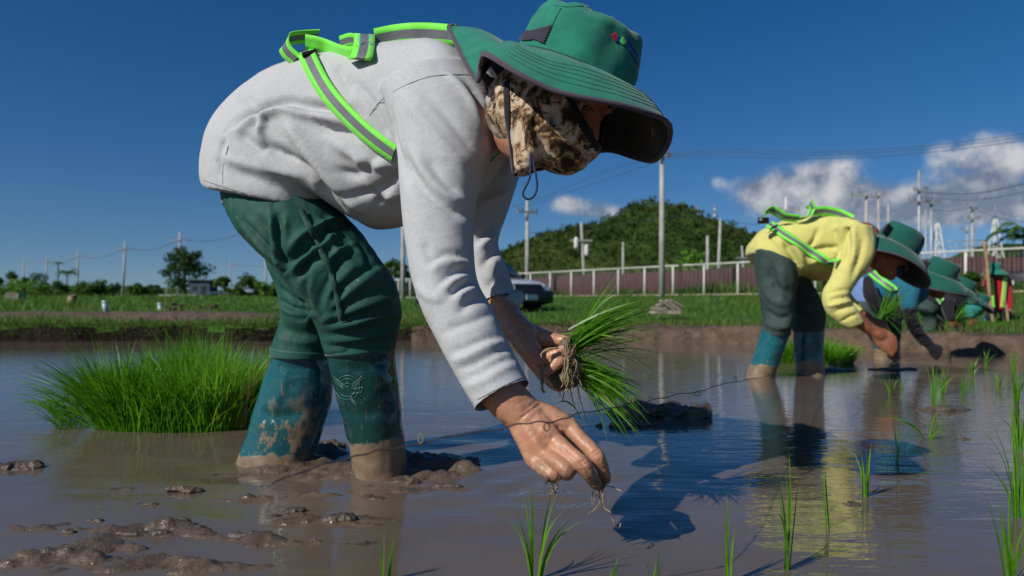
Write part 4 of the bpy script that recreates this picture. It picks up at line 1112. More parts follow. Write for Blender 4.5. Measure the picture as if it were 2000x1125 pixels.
# hem stitching, raglan seam, side seam, cuff seam
for pts in ([(398, 352), (440, 366), (520, 388), (600, 395), (650, 395)], [(722, 226), (745, 196), (790, 168), (840, 150), (890, 146), (922, 147)], [(436, 372), (436, 330), (446, 285)], [(922, 786), (960, 766), (1000, 746), (1026, 735)]):
    q = surf_ribbon(TS, pts, .0014, .0004, 1, .0006); mk('seam', q[0], q[1], MAT['seam'], shirt)
# collar at the neck and rolled cuff of the far sleeve
cc_ = P(964, 600, 1.425); ca_ = P(1012, 580, 1.425) - cc_; v, f = chain([(cc_ + ca_ * math.cos(a) + np.array([0, -.052 * math.sin(a), -.006 * math.sin(a)]), .013 + .002 * math.sin(3 * a)) for a in np.linspace(0, math.pi * 2, 24)], 2, 10)
v2 = np.array([q + .003 * np.array([mnoise.noise(Vector(q * 60)), mnoise.noise(Vector(q * 60 + 9)), mnoise.noise(Vector(q * 60 + 20))]) for q in v]); mk('rolled_cuff', v2, f, MAT['shirt'], shirt)
# ---- waders
legN = tube([(440, 350, 640, 360, 1.64, .125, .03), (436, 385, 655, 392, 1.63, .135, .02), (444, 412, 668, 412, 1.615, .140, .02), (470, 448, 690, 438, 1.595, .132), (504, 490, 718, 474, 1.575, .118), (542, 528, 748, 514, 1.56, .108), (572, 566, 770, 552, 1.55, .10), (600, 602, 783, 592, 1.55, .095), (619, 636, 784, 622, 1.56, .088), (630, 662, 776, 650, 1.57, .080), (636, 690, 770, 684, 1.58, .074)], 6, 34, 2.1)
legF = tube([(500, 370, 668, 380, 1.78, .12), (510, 440, 665, 440, 1.78, .11), (522, 515, 660, 505, 1.77, .10), (541, 557, 668, 545, 1.76, .095), (552, 606, 668, 600, 1.755, .088), (543, 645, 655, 645, 1.75, .08), (534, 668, 648, 672, 1.745, .075), (531, 690, 643, 698, 1.74, .072)], 6, 30, 2.1)
v, f = fuse([legN, legF], .0045, 3)
TW = bvh(v, f)
WF = [
 ('step', .011, .012, [(533, 415), (540, 455), (546, 498), (558, 528)]), ('ridge', .008, .012, [(560, 420), (552, 460), (552, 500)]),
 ('step', -.010, .012, [(570, 490), (600, 462), (640, 440), (668, 430)]), ('step', .012, .012, [(566, 525), (590, 500), (625, 476), (650, 450)]),
 ('groove', .011, .010, [(575, 545), (596, 520), (620, 500)]), ('ridge', .009, .010, [(588, 552), (606, 530), (612, 500), (606, 455)]),
 ('step', .012, .011, [(618, 612), (602, 570), (606, 540), (628, 500)]), ('groove', .013, .009, [(622, 606), (632, 566), (652, 530), (678, 500)]),
 ('ridge', .011, .010, [(632, 608), (650, 566), (676, 536), (700, 512)]), ('step', .013, .011, [(640, 606), (676, 566), (716, 536), (742, 522)]),
 ('groove', .011, .009, [(646, 612), (686, 590), (730, 566), (762, 552)]), ('ridge', .009, .010, [(650, 624), (700, 604), (745, 588), (772, 580)]),
 ('step', .012, .010, [(640, 636), (690, 626), (740, 612), (780, 606)]), ('groove', .010, .009, [(650, 612), (660, 600), (664, 584)]), ('ridge', .008, .008, [(626, 634), (640, 622), (650, 616)]),
 ('groove', .010, .009, [(632, 652), (690, 650), (740, 640), (782, 630)]), ('ridge', .009, .009, [(636, 664), (690, 663), (740, 652), (776, 644)]),
 ('groove', .008, .008, [(638, 676), (700, 674), (770, 664)]),
 ('step', .007, .010, [(470, 432), (505, 470), (545, 512)]), ('groove', .006, .009, [(500, 420), (520, 450), (535, 490)]), ('groove', .005, .012, [(640, 430), (670, 460), (690, 490)]),
 ('ridge', .006, .010, [(620, 420), (640, 455), (650, 480), (668, 500)]), ('groove', .005, .010, [(700, 470), (716, 500), (720, 520)]), ('step', .008, .010, [(690, 480), (660, 500), (640, 520)]),
 ('groove', .008, .010, [(545, 560), (570, 580), (600, 596)]), ('ridge', .008, .010, [(552, 620), (580, 628), (618, 634)]), ('groove', .009, .010, [(546, 640), (580, 650), (628, 652)]), ('step', .008, .010, [(548, 590), (570, 606), (612, 612)]), ('ridge', .008, .009, [(540, 660), (580, 668), (630, 668)]),
]
v = folds(v, f, [(k, a * (1.15 if p_[0][1] < 600 else .55), w * (.75 if p_[0][1] < 600 else .9), p_) for k, a, w, p_ in WF], TW)
v = wrinkle(v, f, .0035, 16, [[1, 0, .5], [0, 1, 0], [-.4, 0, .8]], 3, 4)
v = smooth_v(v, f, 1, .4)
TW = bvh(v, f); wad = mk('waders', v, f, MAT['wader'], near)
q = surf_ribbon(TW, [(588, 412), (604, 446), (622, 482), (642, 520), (652, 550), (662, 590), (668, 625)], .012, .0045, 1, .0015, 8, 3); mk('seam_tape', q[0], q[1], MAT['tape'], wad)
for rows, d in (([(634, 678, 771, 668, 1.58, .078), (637, 694, 771, 684, 1.58, .077)], 0), ([(529, 676, 646, 688, 1.74, .075), (530, 694, 645, 702, 1.74, .074)], 0)):
    v, f = tube(rows, 4, 40); mk('cuff_band', v, f, MAT['wader_band'], wad)
v, f = tube([(424, 352, 600, 366, 1.64, .118, .03), (434, 402, 600, 410, 1.625, .122, .03)], 3, 36); mk('waistband', v, f, MAT['grey_cloth'], wad)
# ---- boots
bN = tube([(640, 676, 768, 668, 1.585, .074), (641, 700, 771, 692, 1.585, .073), (648, 735, 775, 728, 1.588, .070), (660, 780, 780, 772, 1.592, .066), (672, 825, 785, 818, 1.598, .063), (682, 865, 789, 858, 1.605, .061), (688, 905, 794, 898, 1.615, .060), (690, 945, 800, 938, 1.625, .062), (685, 1000, 830, 1000, 1.635, .062)], 5, 36, 2.1)
bF = tube([(534, 680, 643, 690, 1.745, .070), (530, 705, 648, 712, 1.745, .069), (515, 745, 650, 752, 1.745, .068), (502, 785, 645, 792, 1.745, .067), (490, 825, 634, 830, 1.745, .066), (478, 862, 622, 866, 1.745, .066), (466, 895, 612, 896, 1.745, .068), (455, 940, 610, 940, 1.745, .07), (440, 990, 610, 990, 1.745, .07)], 5, 36, 2.1)
for k, (b, m) in enumerate(((bN, 'boot'), (bF, 'boot_far'))):
    v, f = fuse([b], .005, 3)
    tr = bvh(v, f)
    sp = [[('groove', .004, .014, [(650, 712), (690, 720), (730, 712), (768, 700)]), ('ridge', .003, .012, [(700, 700), (740, 730), (760, 760)]), ('groove', .003, .014, [(665, 800), (700, 810), (760, 800)])], [('groove', .004, .014, [(530, 715), (570, 722), (620, 715)]), ('ridge', .004, .012, [(560, 720), (550, 760), (530, 800)]), ('groove', .004, .014, [(500, 800), (540, 815), (600, 800)])]][k]
    v = folds(v, f, sp, tr); v = wrinkle(v, f, .002, 22, None, 3, 7 + k)
    bo = mk('boot', v, f, MAT[m], near)
    if k == 0:
        tr = bvh(v, f)
        # moulded emblem: ring, wings, banner and lettering
        def em(pts, w=.0016): 
            q = surf_ribbon(tr, pts, w, .0002, 1, .0011, 3); return q[0], q[1]
        cx, cy = 679, 757; parts = []
        for r in (24, 18): parts.append(em([(cx + r * math.cos(a), cy + r * .98 * math.sin(a)) for a in np.linspace(0, 2 * math.pi, 22)]))
        parts += [em([(655, 762), (680, 761), (709, 756)]), em([(658, 769), (682, 769), (706, 766)]), em([(709, 756), (706, 766)])]
        for s in (-1, 1):
            for d in (0, 4, 8): parts.append(em([(cx + s * 8, cy - 6 + d), (cx + s * 18, cy - 14 + d), (cx + s * (29 - d * .6), cy - 23 + d * 1.6)]))
        parts += [em([(672, 752), (679, 747), (686, 752), (679, 757), (672, 752)])]
        v2, f2 = joinm(parts); mk('emblem', v2, f2, MAT['boot_relief'], bo)
        def text_on(tree, txt, px, py, h, slope, mat, parent, name='lettering', depth=.0008, vert=False):
            cu = bpy.data.curves.new(name, 'FONT'); cu.body = txt; cu.size = 1; cu.resolution_u = 2; to = bpy.data.objects.new(name, cu); COL.objects.link(to)
            dg = bpy.context.evaluated_depsgraph_get(); em_ = to.evaluated_get(dg).to_mesh(); vv = np.array([tuple(w.co) for w in em_.vertices]); ff = [tuple(p.vertices) for p in em_.polygons]
            bpy.data.objects.remove(to); bpy.data.curves.remove(cu)
            if len(vv) == 0: return
            out = []
            for x, y, _ in vv:
                a, b_ = (px + x * h, py - y * h + slope * x * h) if not vert else (px + y * h, py + x * h)
                hh = cast(tree, a, b_); out.append(hh[0] + hh[1] * depth if hh is not None else P(a, b_, 1.58))
            mk(name, out, ff, mat, parent, smooth=False)
        text_on(tr, 'SHUNYING', 662, 792, 9.5, -.06, MAT['boot_relief'], bo)
# ---- hat
HU = np.array([.38, -.12, .91]); HU /= np.linalg.norm(HU)
HE = np.array([.52, .82, -.14]); HE -= HU * (HE @ HU); HE /= np.linalg.norm(HE)
HF = np.cross(HE, HU); HC = np.array([.101, 1.20, .772])
def hloc(fw, lf, up): return HC + HF * fw + HE * lf + HU * up
def crown_prof(t):
    return np.interp(t, [0, .25, .55, .78, .9, .97, 1.0], [1.0, .985, .96, .91, .82, .60, .0]), np.interp(t, [0, .25, .55, .78, .9, .97, 1.0], [0, .027, .058, .077, .087, .091, .089])
seg = 72; v = []; f = []; mi = []; ts = np.concatenate([np.linspace(0, .9, 20), np.linspace(.92, 1, 8)])
for t in ts:
    k, z = crown_prof(t)
    for j in range(seg):
        a = 2 * math.pi * j / seg; d = np.array([math.cos(a), -math.sin(a)]); n_ = mnoise.fractal(Vector((d[0] * 2, d[1] * 2, t * 2.2)), 1, 2, 3)
        dent = -.010 * math.exp(-((a - .55) / .35) ** 2 - ((t - .62) / .3) ** 2) - .008 * math.exp(-((a - 1.2) / .2) ** 2 - ((t - .9) / .12) ** 2)
        r = k * (1 + .035 * n_ * (1 if t < .95 else 0)) + dent / .1
        v.append(hloc(.105 * r * d[0], .095 * r * d[1], z + .006 * n_ * t))
for i in range(len(ts) - 1):
    for j in range(seg):
        k = (j + 1) % seg; f.append((i * seg + j, i * seg + k, (i + 1) * seg + k, (i + 1) * seg + j))
hat = mk('hat', v, f, MAT['hat'], near); hat['label'] = 'green sun hat with wide dark-lined brim and neck flap'
crown_v, crown_f = np.array(v), f
TC = bvh(crown_v, crown_f)
EDGE = [(0, 1308, 245, 1.10), (12, 1290, 229, 1.06), (35, 1222, 207, 1.03), (60, 1150, 193, 1.02), (80, 1080, 176, 1.02), (100, 1012, 143, 1.03), (116, 962, 112, 1.06), (124, 944, 106, 1.10), (130, 938, 128, 1.15), (137, 934, 158, 1.16), (148, 914, 132, 1.20), (163, 894, 92, 1.27), (180, 877, 51, 1.36),
        (200, 915, 70, 1.47), (215, 955, 150, 1.52), (232, 990, 250, 1.50), (250, 1025, 318, 1.45), (262, 1048, 331, 1.42), (276, 1095, 317, 1.40), (292, 1150, 300, 1.37), (308, 1192, 294, 1.33), (324, 1240, 308, 1.28), (338, 1276, 314, 1.22), (348, 1300, 291, 1.15), (355, 1309, 264, 1.12)]
ed = np.array([np.concatenate([P(a[1], a[2], a[3]), [a[0]]]) for a in EDGE]); ed2 = ed.copy()
E = catmull(np.vstack([ed, np.concatenate([ed[0][:3], [360]])]), 6)
ang = np.radians(E[:, 3]); nE = len(E); NB = 12; v = []
for i in range(nE):
    a = ang[i]; base = hloc(.106 * math.cos(a), -.096 * math.sin(a), .002); tip = E[i, :3]
    back = math.exp(-((math.degrees(a) - 172) / 45.) ** 2)
    for j in range(NB + 1):
        t = j / NB; q = base * (1 - t) + tip * t
        q = q + HU * (.012 * math.sin(math.pi * t) * (1 - back)) + np.array([0, 0, 1]) * (.02 * math.sin(math.pi * t) * back)
        q = q + HU * .0016 * math.sin(t * 38) * (.5 if t > .35 else 0) * (1 - back) + HU * .004 * mnoise.noise(Vector(q * 14)) * math.sin(math.pi * t)
        v.append(q)
f = [(i * (NB + 1) + j, i * (NB + 1) + j + 1, (i + 1) * (NB + 1) + j + 1, (i + 1) * (NB + 1) + j) for i in range(nE - 1) for j in range(NB)]
brim = mk('brim', v, f, [MAT['hat'], MAT['hat_dark']], hat)
bm = bmesh.new(); bm.from_mesh(brim.data); bmesh.ops.remove_doubles(bm, verts=bm.verts, dist=1e-5); bmesh.ops.recalc_face_normals(bm, faces=bm.faces)
bm.faces.ensure_lookup_table(); up_ = sum((fc.normal.dot(Vector(HU)) for fc in bm.faces))
if up_ < 0: bmesh.ops.reverse_faces(bm, faces=bm.faces)
bm.to_mesh(brim.data); bm.free()
sm = brim.modifiers.new('s', 'SOLIDIFY'); sm.thickness = .003; sm.offset = -1; sm.material_offset = 1; sm.material_offset_rim = 1
brim_v = np.array(v); TB = bvh(brim_v, f)
vv, ff = chain([(q, .0042) for q in E[::2, :3]], 2, 8, round_ends=False); mk('binding', vv, ff, MAT['hat_bind'], hat)
for r_, w_ in ((1.004, .0022),):
    vv, ff = chain([(hloc(.1065 * math.cos(a), -.0965 * math.sin(a), .003), .0012) for a in np.linspace(0, 2 * math.pi, 60)], 1, 6, round_ends=False); mk('crown_seam', vv, ff, MAT['seam_green'], hat)
for k in range(5):   # stitch rows on the brim
    t = .50 + .085 * k; idx = [i for i in range(nE) if ang[i] < math.radians(112) or ang[i] > math.radians(300)]
    for grp in ([i for i in idx if ang[i] < 2], [i for i in idx if ang[i] > 5]):
        pts = [brim_v[i * (NB + 1)] * 0 + (lambda a_, b_, w: a_ * (1 - w) + b_ * w)(brim_v[i * (NB + 1) + int(t * NB)], brim_v[i * (NB + 1) + int(t * NB) + 1], t * NB - int(t * NB)) + HU * .0006 for i in grp]
        vv, ff = tubepath(pts[::2], .0005, 4, 1); mk('stitching', vv, ff, MAT['seam_green'], hat)
# dark mesh vent at the back of the crown, panel seam, embroidered badge
def patch(tree, outline, n, lift, mat, name, parent):
    o = np.array(outline, float); mn, mx = o.min(0), o.max(0); g = n
    def inside(x, y):
        c = False; j = len(o) - 1
        for i in range(len(o)):
            if (o[i][1] > y) != (o[j][1] > y) and x < (o[j][0] - o[i][0]) * (y - o[i][1]) / (o[j][1] - o[i][1]) + o[i][0]: c = not c
            j = i
        return c
    idx = {}; vs = []; fs = []
    def vid(i, j):
        if (i, j) not in idx:
            x, y = mn[0] + (mx[0] - mn[0]) * i / g, mn[1] + (mx[1] - mn[1]) * j / g; h = cast(tree, x, y)
            if h is None: idx[(i, j)] = None
            else: vs.append(h[0] + h[1] * lift); idx[(i, j)] = len(vs) - 1
        return idx[(i, j)]
    for i in range(g):
        for j in range(g):
            if inside(mn[0] + (mx[0] - mn[0]) * (i + .5) / g, mn[1] + (mx[1] - mn[1]) * (j + .5) / g):
                q = [vid(i, j), vid(i + 1, j), vid(i + 1, j + 1), vid(i, j + 1)]
                if None not in q: fs.append(q)
    if fs:
        o_ = mk(name, vs, fs, mat, parent); s_ = o_.modifiers.new('s', 'SOLIDIFY'); s_.thickness = .001; s_.offset = 0; return o_
patch(TC, [(1016, 80), (1028, 62), (1045, 60), (1079, 50), (1063, 86), (1045, 78)], 26, .0025, MAT['hat_mesh'], 'vent', hat)
for pts in ([(1096, 16), (1086, 34), (1079, 50), (1064, 88)], [(1082, 11), (1112, 14), (1140, 12), (1160, 20)]):
    try:
        q = surf_ribbon(TC, pts, .0012, .0004, 1, .0005); mk('stitching', q[0], q[1], MAT['seam_green'], hat)
    except Exception: pass
for nm, pl, m in (('badge', [[(1194, 68), (1201, 64), (1205, 72), (1204, 80), (1200, 81)]], 'thread_red'), ('badge', [[(1205, 70), (1210, 73), (1208, 85), (1203, 81)]], 'thread_blue'), ('badge', [[(1210, 80), (1216, 72), (1220, 78), (1223, 84), (1217, 89), (1212, 85)]], 'thread_green')):
    for o_ in pl: patch(TC, o_, 12, .0016, MAT[m], nm, hat)
for (x0, y0, x1, y1) in ((1223, 74, 1246, 112), (1225, 92, 1247, 128)):
    for k in range(6):
        t = k / 6; a, b = x0 + (x1 - x0) * t, y0 + (y1 - y0) * t
        try: q = surf_ribbon(TC, [(a, b - 2), (a + 1.5, b + 4), (a + 3, b + 1), (a + 2, b + 7)], .0016, .0008, 1, .0006, 4); mk('badge_lettering', q[0], q[1], MAT['thread_blue'], hat)
        except Exception: pass
# ---- head, arms and hands: one body
def R3(F, E_, U): return np.array([E_, F, U])
HD = HC + np.array([-.034, -.003, -.050])                     # centre of the skull
def hd(fw, lf, up): return HD + HF * fw + HE * lf + HU * up
AX = np.array([HF, HE, HU])
head = [ball(HD, (.098, .078, .095), 30, 20, AX), ball(hd(.030, 0, -.040), (.058, .060, .048), 24, 16, AX), ball(hd(.070, 0, -.030), (.026, .052, .040), 20, 12, AX),
        ball(hd(.078, 0, .028), (.022, .058, .018), 20, 12, AX), chain([(hd(.086, 0, .022), .010), (hd(.094, 0, -.010), .009), (hd(.100, 0, -.034), .011)], 4, 12), ball(hd(.064, .036, -.022), (.018, .018, .014), 14, 10, AX), ball(hd(.064, -.036, -.022), (.018, .018, .014), 14, 10, AX),
        ball(hd(.066, 0, -.068), (.026, .028, .018), 16, 10, AX),
        chain([(hd(-.01, 0, -.06), .056), (P(985, 240, 1.33), .055), (P(930, 235, 1.42), .075)], 5, 18)]
core = [chain([(P(930, 235, 1.42), .09), (P(760, 240, 1.52), .12), (P(600, 290, 1.62), .12), (P(540, 360, 1.66), .11)], 4, 18),
        chain([(P(550, 370, 1.62), .09), (P(690, 590, 1.55), .06), (P(712, 700, 1.585), .05), (P(735, 900, 1.61), .042)], 4, 14), chain([(P(590, 380, 1.76), .08), (P(605, 590, 1.755), .055), (P(588, 700, 1.745), .05), (P(545, 890, 1.745), .042)], 4, 14),
        chain([(P(865, 190, 1.36), .07), (P(862, 390, 1.25), .046), (P(868, 560, 1.21), .038), (P(950, 720, 1.155), .033)], 4, 14), chain([(P(965, 250, 1.5), .06), (P(948, 400, 1.52), .040), (P(926, 490, 1.495), .036), (P(968, 600, 1.43), .031)], 4, 14)]
vb, fb = fuse(head + core, .0035, 2)
# eye sockets
for s in (-1, 1):
    c = hd(.088, s * .031, .004); d = np.linalg.norm((vb - c) / .017, axis=1); vb -= HF * (.009 * np.exp(-d * d))[:, None]
# near hand: back of the hand to the camera, two fingers and thumb pinching a seedling
def finger(js): return chain(js, 5, 14)
def hp(px, py, Y, r): return (P(px, py, Y), r)
hn = [chain([hp(962, 742, 1.15, .036), hp(990, 778, 1.14, .0345), hp(1018, 806, 1.135, .0315), hp(1034, 818, 1.132, .030)], 5, 20),
      # palm: overlapping metacarpal columns
      chain([hp(1045, 808, 1.137, .022), hp(1080, 818, 1.132, .019), hp(1113, 834, 1.127, .0155)], 4, 14), chain([hp(1036, 818, 1.128, .024), hp(1060, 838, 1.116, .020), hp(1081, 858, 1.108, .0160)], 4, 14),
      chain([hp(1028, 826, 1.126, .024), hp(1044, 854, 1.113, .020), hp(1062, 884, 1.103, .0155)], 4, 14), chain([hp(1022, 834, 1.128, .022), hp(1032, 864, 1.116, .018), hp(1043, 899, 1.107, .0140)], 4, 14),
      chain([hp(1045, 830, 1.15, .022), hp(1062, 860, 1.145, .022), hp(1075, 880, 1.14, .018)], 4, 14),
      finger([hp(1113, 834, 1.127, .0140), hp(1138, 862, 1.105, .0122), hp(1163, 888, 1.088, .0122), hp(1176, 914, 1.094, .0108), hp(1183, 935, 1.103, .0090)]),
      finger([hp(1081, 858, 1.108, .0145), hp(1110, 884, 1.083, .0126), hp(1137, 907, 1.067, .0127), hp(1153, 930, 1.076, .0110), hp(1166, 947, 1.088, .0088)]),
      finger([hp(1062, 884, 1.103, .0140), hp(1088, 904, 1.076, .0124), hp(1108, 919, 1.066, .0122), hp(1104, 925, 1.09, .0108), hp(1086, 912, 1.118, .0092)]),
      finger([hp(1043, 899, 1.107, .0125), hp(1062, 917, 1.086, .0110), hp(1080, 929, 1.077, .0108), hp(1080, 930, 1.096, .0095), hp(1068, 918, 1.117, .0080)]),
      finger([hp(1070, 838, 1.155, .017), hp(1108, 872, 1.158, .0145), hp(1142, 915, 1.14, .0125), hp(1164, 945, 1.115, .0098)])]
v, f = fuse(hn, .0020, 5, .5)
th = bvh(v, f)
HF_ = [('groove', .0016, .0026, [(1012, 822), (1034, 804), (1058, 787)]), ('groove', .0010, .0022, [(1016, 808), (1034, 794), (1050, 780)]),
       ('groove', .0016, .0024, [(1096, 868), (1118, 888), (1140, 912), (1158, 938)]), ('ridge', .0016, .004, [(1050, 835), (1064, 846), (1078, 856)]), ('ridge', .0014, .004, [(1080, 818), (1098, 826), (1112, 833)]), ('ridge', .0012, .004, [(1040, 855), (1052, 870), (1062, 883)]),
       ('groove', .0010, .0018, [(1128, 908), (1137, 902), (1145, 897)]), ('groove', .0010, .0018, [(1132, 913), (1141, 907), (1149, 902)]), ('groove', .0010, .0018, [(1154, 888), (1162, 883), (1170, 879)]), ('groove', .0010, .0018, [(1157, 893), (1166, 888), (1174, 884)])]
v = folds(v, f, [(k, a_ * 1.5, w_, p_) for k, a_, w_, p_ in HF_], th); v = wrinkle(v, f, .0008, 70, None, 4, 3)
# far hand: gripping the root ball, thumb and index finger towards the camera
vb2, fb2 = v, f
def hq(px, py, Y, r):
    w = min(1, max(0, (1.44 - Y) / .045)); return (P(px, py, Y - .085 * w), r * (1 - .06 * w))
hf = [chain([hq(962, 585, 1.44, .033), hq(990, 622, 1.415, .0315), hq(1012, 646, 1.40, .029), hq(1024, 656, 1.395, .028)], 5, 18),
      chain([hq(1022, 650, 1.40, .026), hq(1052, 660, 1.40, .021), hq(1084, 664, 1.395, .0145)], 4, 14), chain([hq(1022, 660, 1.40, .026), hq(1050, 690, 1.405, .022), hq(1078, 716, 1.40, .016)], 4, 14), chain([hq(1020, 660, 1.40, .024), hq(1042, 698, 1.40, .020), hq(1064, 732, 1.395, .015)], 4, 14),
      finger([hq(1020, 662, 1.385, .024), hq(1034, 680, 1.372, .0225), hq(1050, 696, 1.360, .0165), hq(1068, 698, 1.345, .0115), hq(1086, 690, 1.338, .0110), hq(1100, 683, 1.338, .0088)]),
      finger([hq(1084, 664, 1.395, .0135), hq(1106, 668, 1.385, .0118), hq(1116, 682, 1.362, .0116), hq(1102, 696, 1.342, .0112), hq(1086, 712, 1.334, .0108), hq(1071, 724, 1.335, .0095)]),
      finger([hq(1078, 716, 1.40, .0145), hq(1098, 738, 1.385, .0125), hq(1128, 736, 1.36, .0118), hq(1132, 722, 1.345, .0100), hq(1124, 712, 1.338, .0085)]),
      finger([hq(1064, 732, 1.395, .0135), hq(1080, 748, 1.38, .0120), hq(1094, 754, 1.365, .0115), hq(1112, 748, 1.35, .0100), hq(1122, 738, 1.342, .0085)])]
v3, f3 = fuse(hf, .0021, 5, .5)
th3 = bvh(v3, f3); v3 = folds(v3, f3, [('groove', .002, .003, [(1030, 648), (1046, 672), (1062, 688)]), ('groove', .0015, .0026, [(1004, 652), (1016, 640), (1032, 638)])], th3); v3 = wrinkle(v3, f3, .0006, 80, None, 3, 5)
n1, n2 = len(vb), len(vb) + len(vb2)
body = mk('body', np.vstack([vb, vb2, v3]), np.vstack([fb, fb2 + n1, f3 + n2]), [MAT['skin_face'], MAT['skin'], MAT['skin_muddy']], near, midx=np.concatenate([np.zeros(len(fb)), np.ones(len(fb2)), np.full(len(f3), 2)]))
hnd = hnd2 = body
def nail(c, axis, side, l, w, parent):
    axis = np.asarray(axis, float) / np.linalg.norm(axis); side = np.asarray(side, float); side = side - axis * (side @ axis); side /= np.linalg.norm(side); up = np.cross(axis, side)
    vs = []; n = 7
    for i in range(n):
        for j in range(n):
            a = -1 + 2 * i / (n - 1); b = -1 + 2 * j / (n - 1); e = math.sqrt(max(0, 1 - (.85 * a) ** 4)); vs.append(c + axis * a * l + side * b * w * e - up * (.0022 * b * b))
    fs = [(i * n + j, i * n + j + 1, (i + 1) * n + j + 1, (i + 1) * n + j) for i in range(n - 1) for j in range(n - 1)]
    mk('nail', vs, fs, MAT['nail'], parent)
nail(P(1186, 932, 1.0945), P(1184, 938, 1.1) - P(1176, 914, 1.094), (0.75, .4, .4), .0052, .0058, hnd)
nail(P(1097, 680, 1.2445), P(1100, 683, 1.253) - P(1086, 690, 1.253), (.4, .2, .9), .005, .0052, hnd2)
nail(P(1073, 724, 1.2415), P(1071, 724, 1.25) - P(1086, 712, 1.249), (.6, .2, .7), .0055, .0056, hnd2)
# eyes, lids, brows
TF = bvh(vb, fb)
def fsurf(lf, up):
    h = TF.ray_cast(Vector(hd(.2, lf, up)), Vector(-HF)); return .08 if h[0] is None else float((np.array(h[0]) - HD) @ HF)
for s in (-1, 1):
    fw = fsurf(s * .031, .003); c = hd(fw - .0075, s * .031, .003); v, f = ball(c, .0112, 18, 12); mk('eye', v, f, MAT['eye_white'], body)
    v, f = ball(c + HF * .0066 - HU * .0012, .0060, 14, 10); mk('iris', v, f, MAT['eye'], body)
    def lid(up, rr, off, sc_=1.0): return chain([(hd(fsurf(s * .031 + .0135 * x * sc_, .003 + up * (1 - x * x)) + off, s * .031 + .0135 * x * sc_, .003 + up * (1 - x * x)), rr) for x in np.linspace(-1, 1, 9)], 3, 8)
    v, f = lid(.0058, .0026, -.0008); mk('eyelid', v, f, MAT['skin_face'], body); v, f = lid(.0036, .0011, .0012); mk('lashes', v, f, MAT['hair'], body); v, f = lid(-.0056, .0022, -.0008); mk('eyelid', v, f, MAT['skin_face'], body)
    v, f = chain([(hd(fsurf(s * k, .022) + .0006, s * k, .022 + .004 * math.sin((k - .012) * 80)), .0022) for k in np.linspace(.012, .046, 7)], 3, 6); mk('eyebrow', v, f, MAT['hair'], body)
# ---- tie-dyed face gaiter
gt = [ball(HD, (.102, .083, .099), 30, 20, AX), ball(hd(.032, 0, -.040), (.078, .072, .060), 30, 20, AX), ball(hd(.066, 0, -.034), (.040, .048, .040), 24, 16, AX), chain([(hd(.085, 0, -.012), .018), (hd(.100, 0, -.034), .019), (hd(.080, 0, -.068), .026)], 4, 16), ball(hd(.050, 0, -.080), (.040, .044, .026), 24, 14, AX),
      ball(hd(-.02, 0, -.02), (.096, .084, .075), 30, 20, AX), tube([(990, 205, 1100, 235, 1.19, .074), (993, 250, 1090, 278, 1.185, .066), (998, 292, 1064, 306, 1.18, .052), (1004, 322, 1050, 322, 1.175, .042), (1006, 340, 1044, 332, 1.172, .038)], 5, 30)]
v, f = fuse(gt, .0030, 4); v = v + vnormals(v, f) * .002
c0 = hd(.105, 0, -.026); pn = HU * .68 + HF * .73; pn /= np.linalg.norm(pn)       # plane of the upper edge, across the nose
up_d = (v - c0) @ pn; out = up_d > 0; v[out] -= pn * up_d[out][:, None]; f = f[~out[f].all(axis=1)]
fc = v[f].mean(axis=1); f = f[((fc - hd(-.085, 0, 0)) @ HF > 0) & ((fc - P(1006, 340, 1.172)) @ (P(1006, 340, 1.172) - P(1010, 322, 1.172)) < 0)]
v = wrinkle(v, f, .0022, 24, [[1, 0, .4], [0, 1, 0], [0, 0, .5]], 3, 9)
tg = bvh(v, f); v = folds(v, f, [('step', .005, .007, [(1040, 215), (1038, 250), (1050, 285), (1062, 300)]), ('groove', .004, .006, [(1012, 190), (1016, 250), (1024, 310)]), ('ridge', .004, .006, [(1026, 290), (1032, 315), (1034, 330)]), ('groove', .003, .006, [(1060, 180), (1050, 220), (1060, 260)])], tg)
fc = v[f].mean(axis=1); gai = mk('face_gaiter', v, f, [MAT['gaiter'], MAT['black_cloth']], near, midx=(((fc - c0) @ pn) > -.0095).astype(int)); s_ = gai.modifiers.new('s', 'SOLIDIFY'); s_.thickness = .0015; s_.offset = -1
tg = bvh(v, f)
for pts, w in (([(990, 160), (991, 200), (994, 250), (1000, 300), (1004, 336)], .011),):
    try: q = surf_ribbon(tg, pts, w, .0012, 3, .0014, 6); mk('trim', q[0], q[1], MAT['black_cloth'], gai)
    except Exception as e: print('trim', e)
v, f = tubepath([P(1036, 300, 1.13), P(1036, 335, 1.12), P(1033, 352, 1.12), P(1023, 372, 1.12), P(1022, 382, 1.12), P(1031, 389, 1.12), P(1043, 383, 1.12), P(1049, 365, 1.12), P(1047, 345, 1.12), P(1040, 305, 1.13)], .0017, 8, 6); mk('toggle_cord', v, f, MAT['cord'], gai)
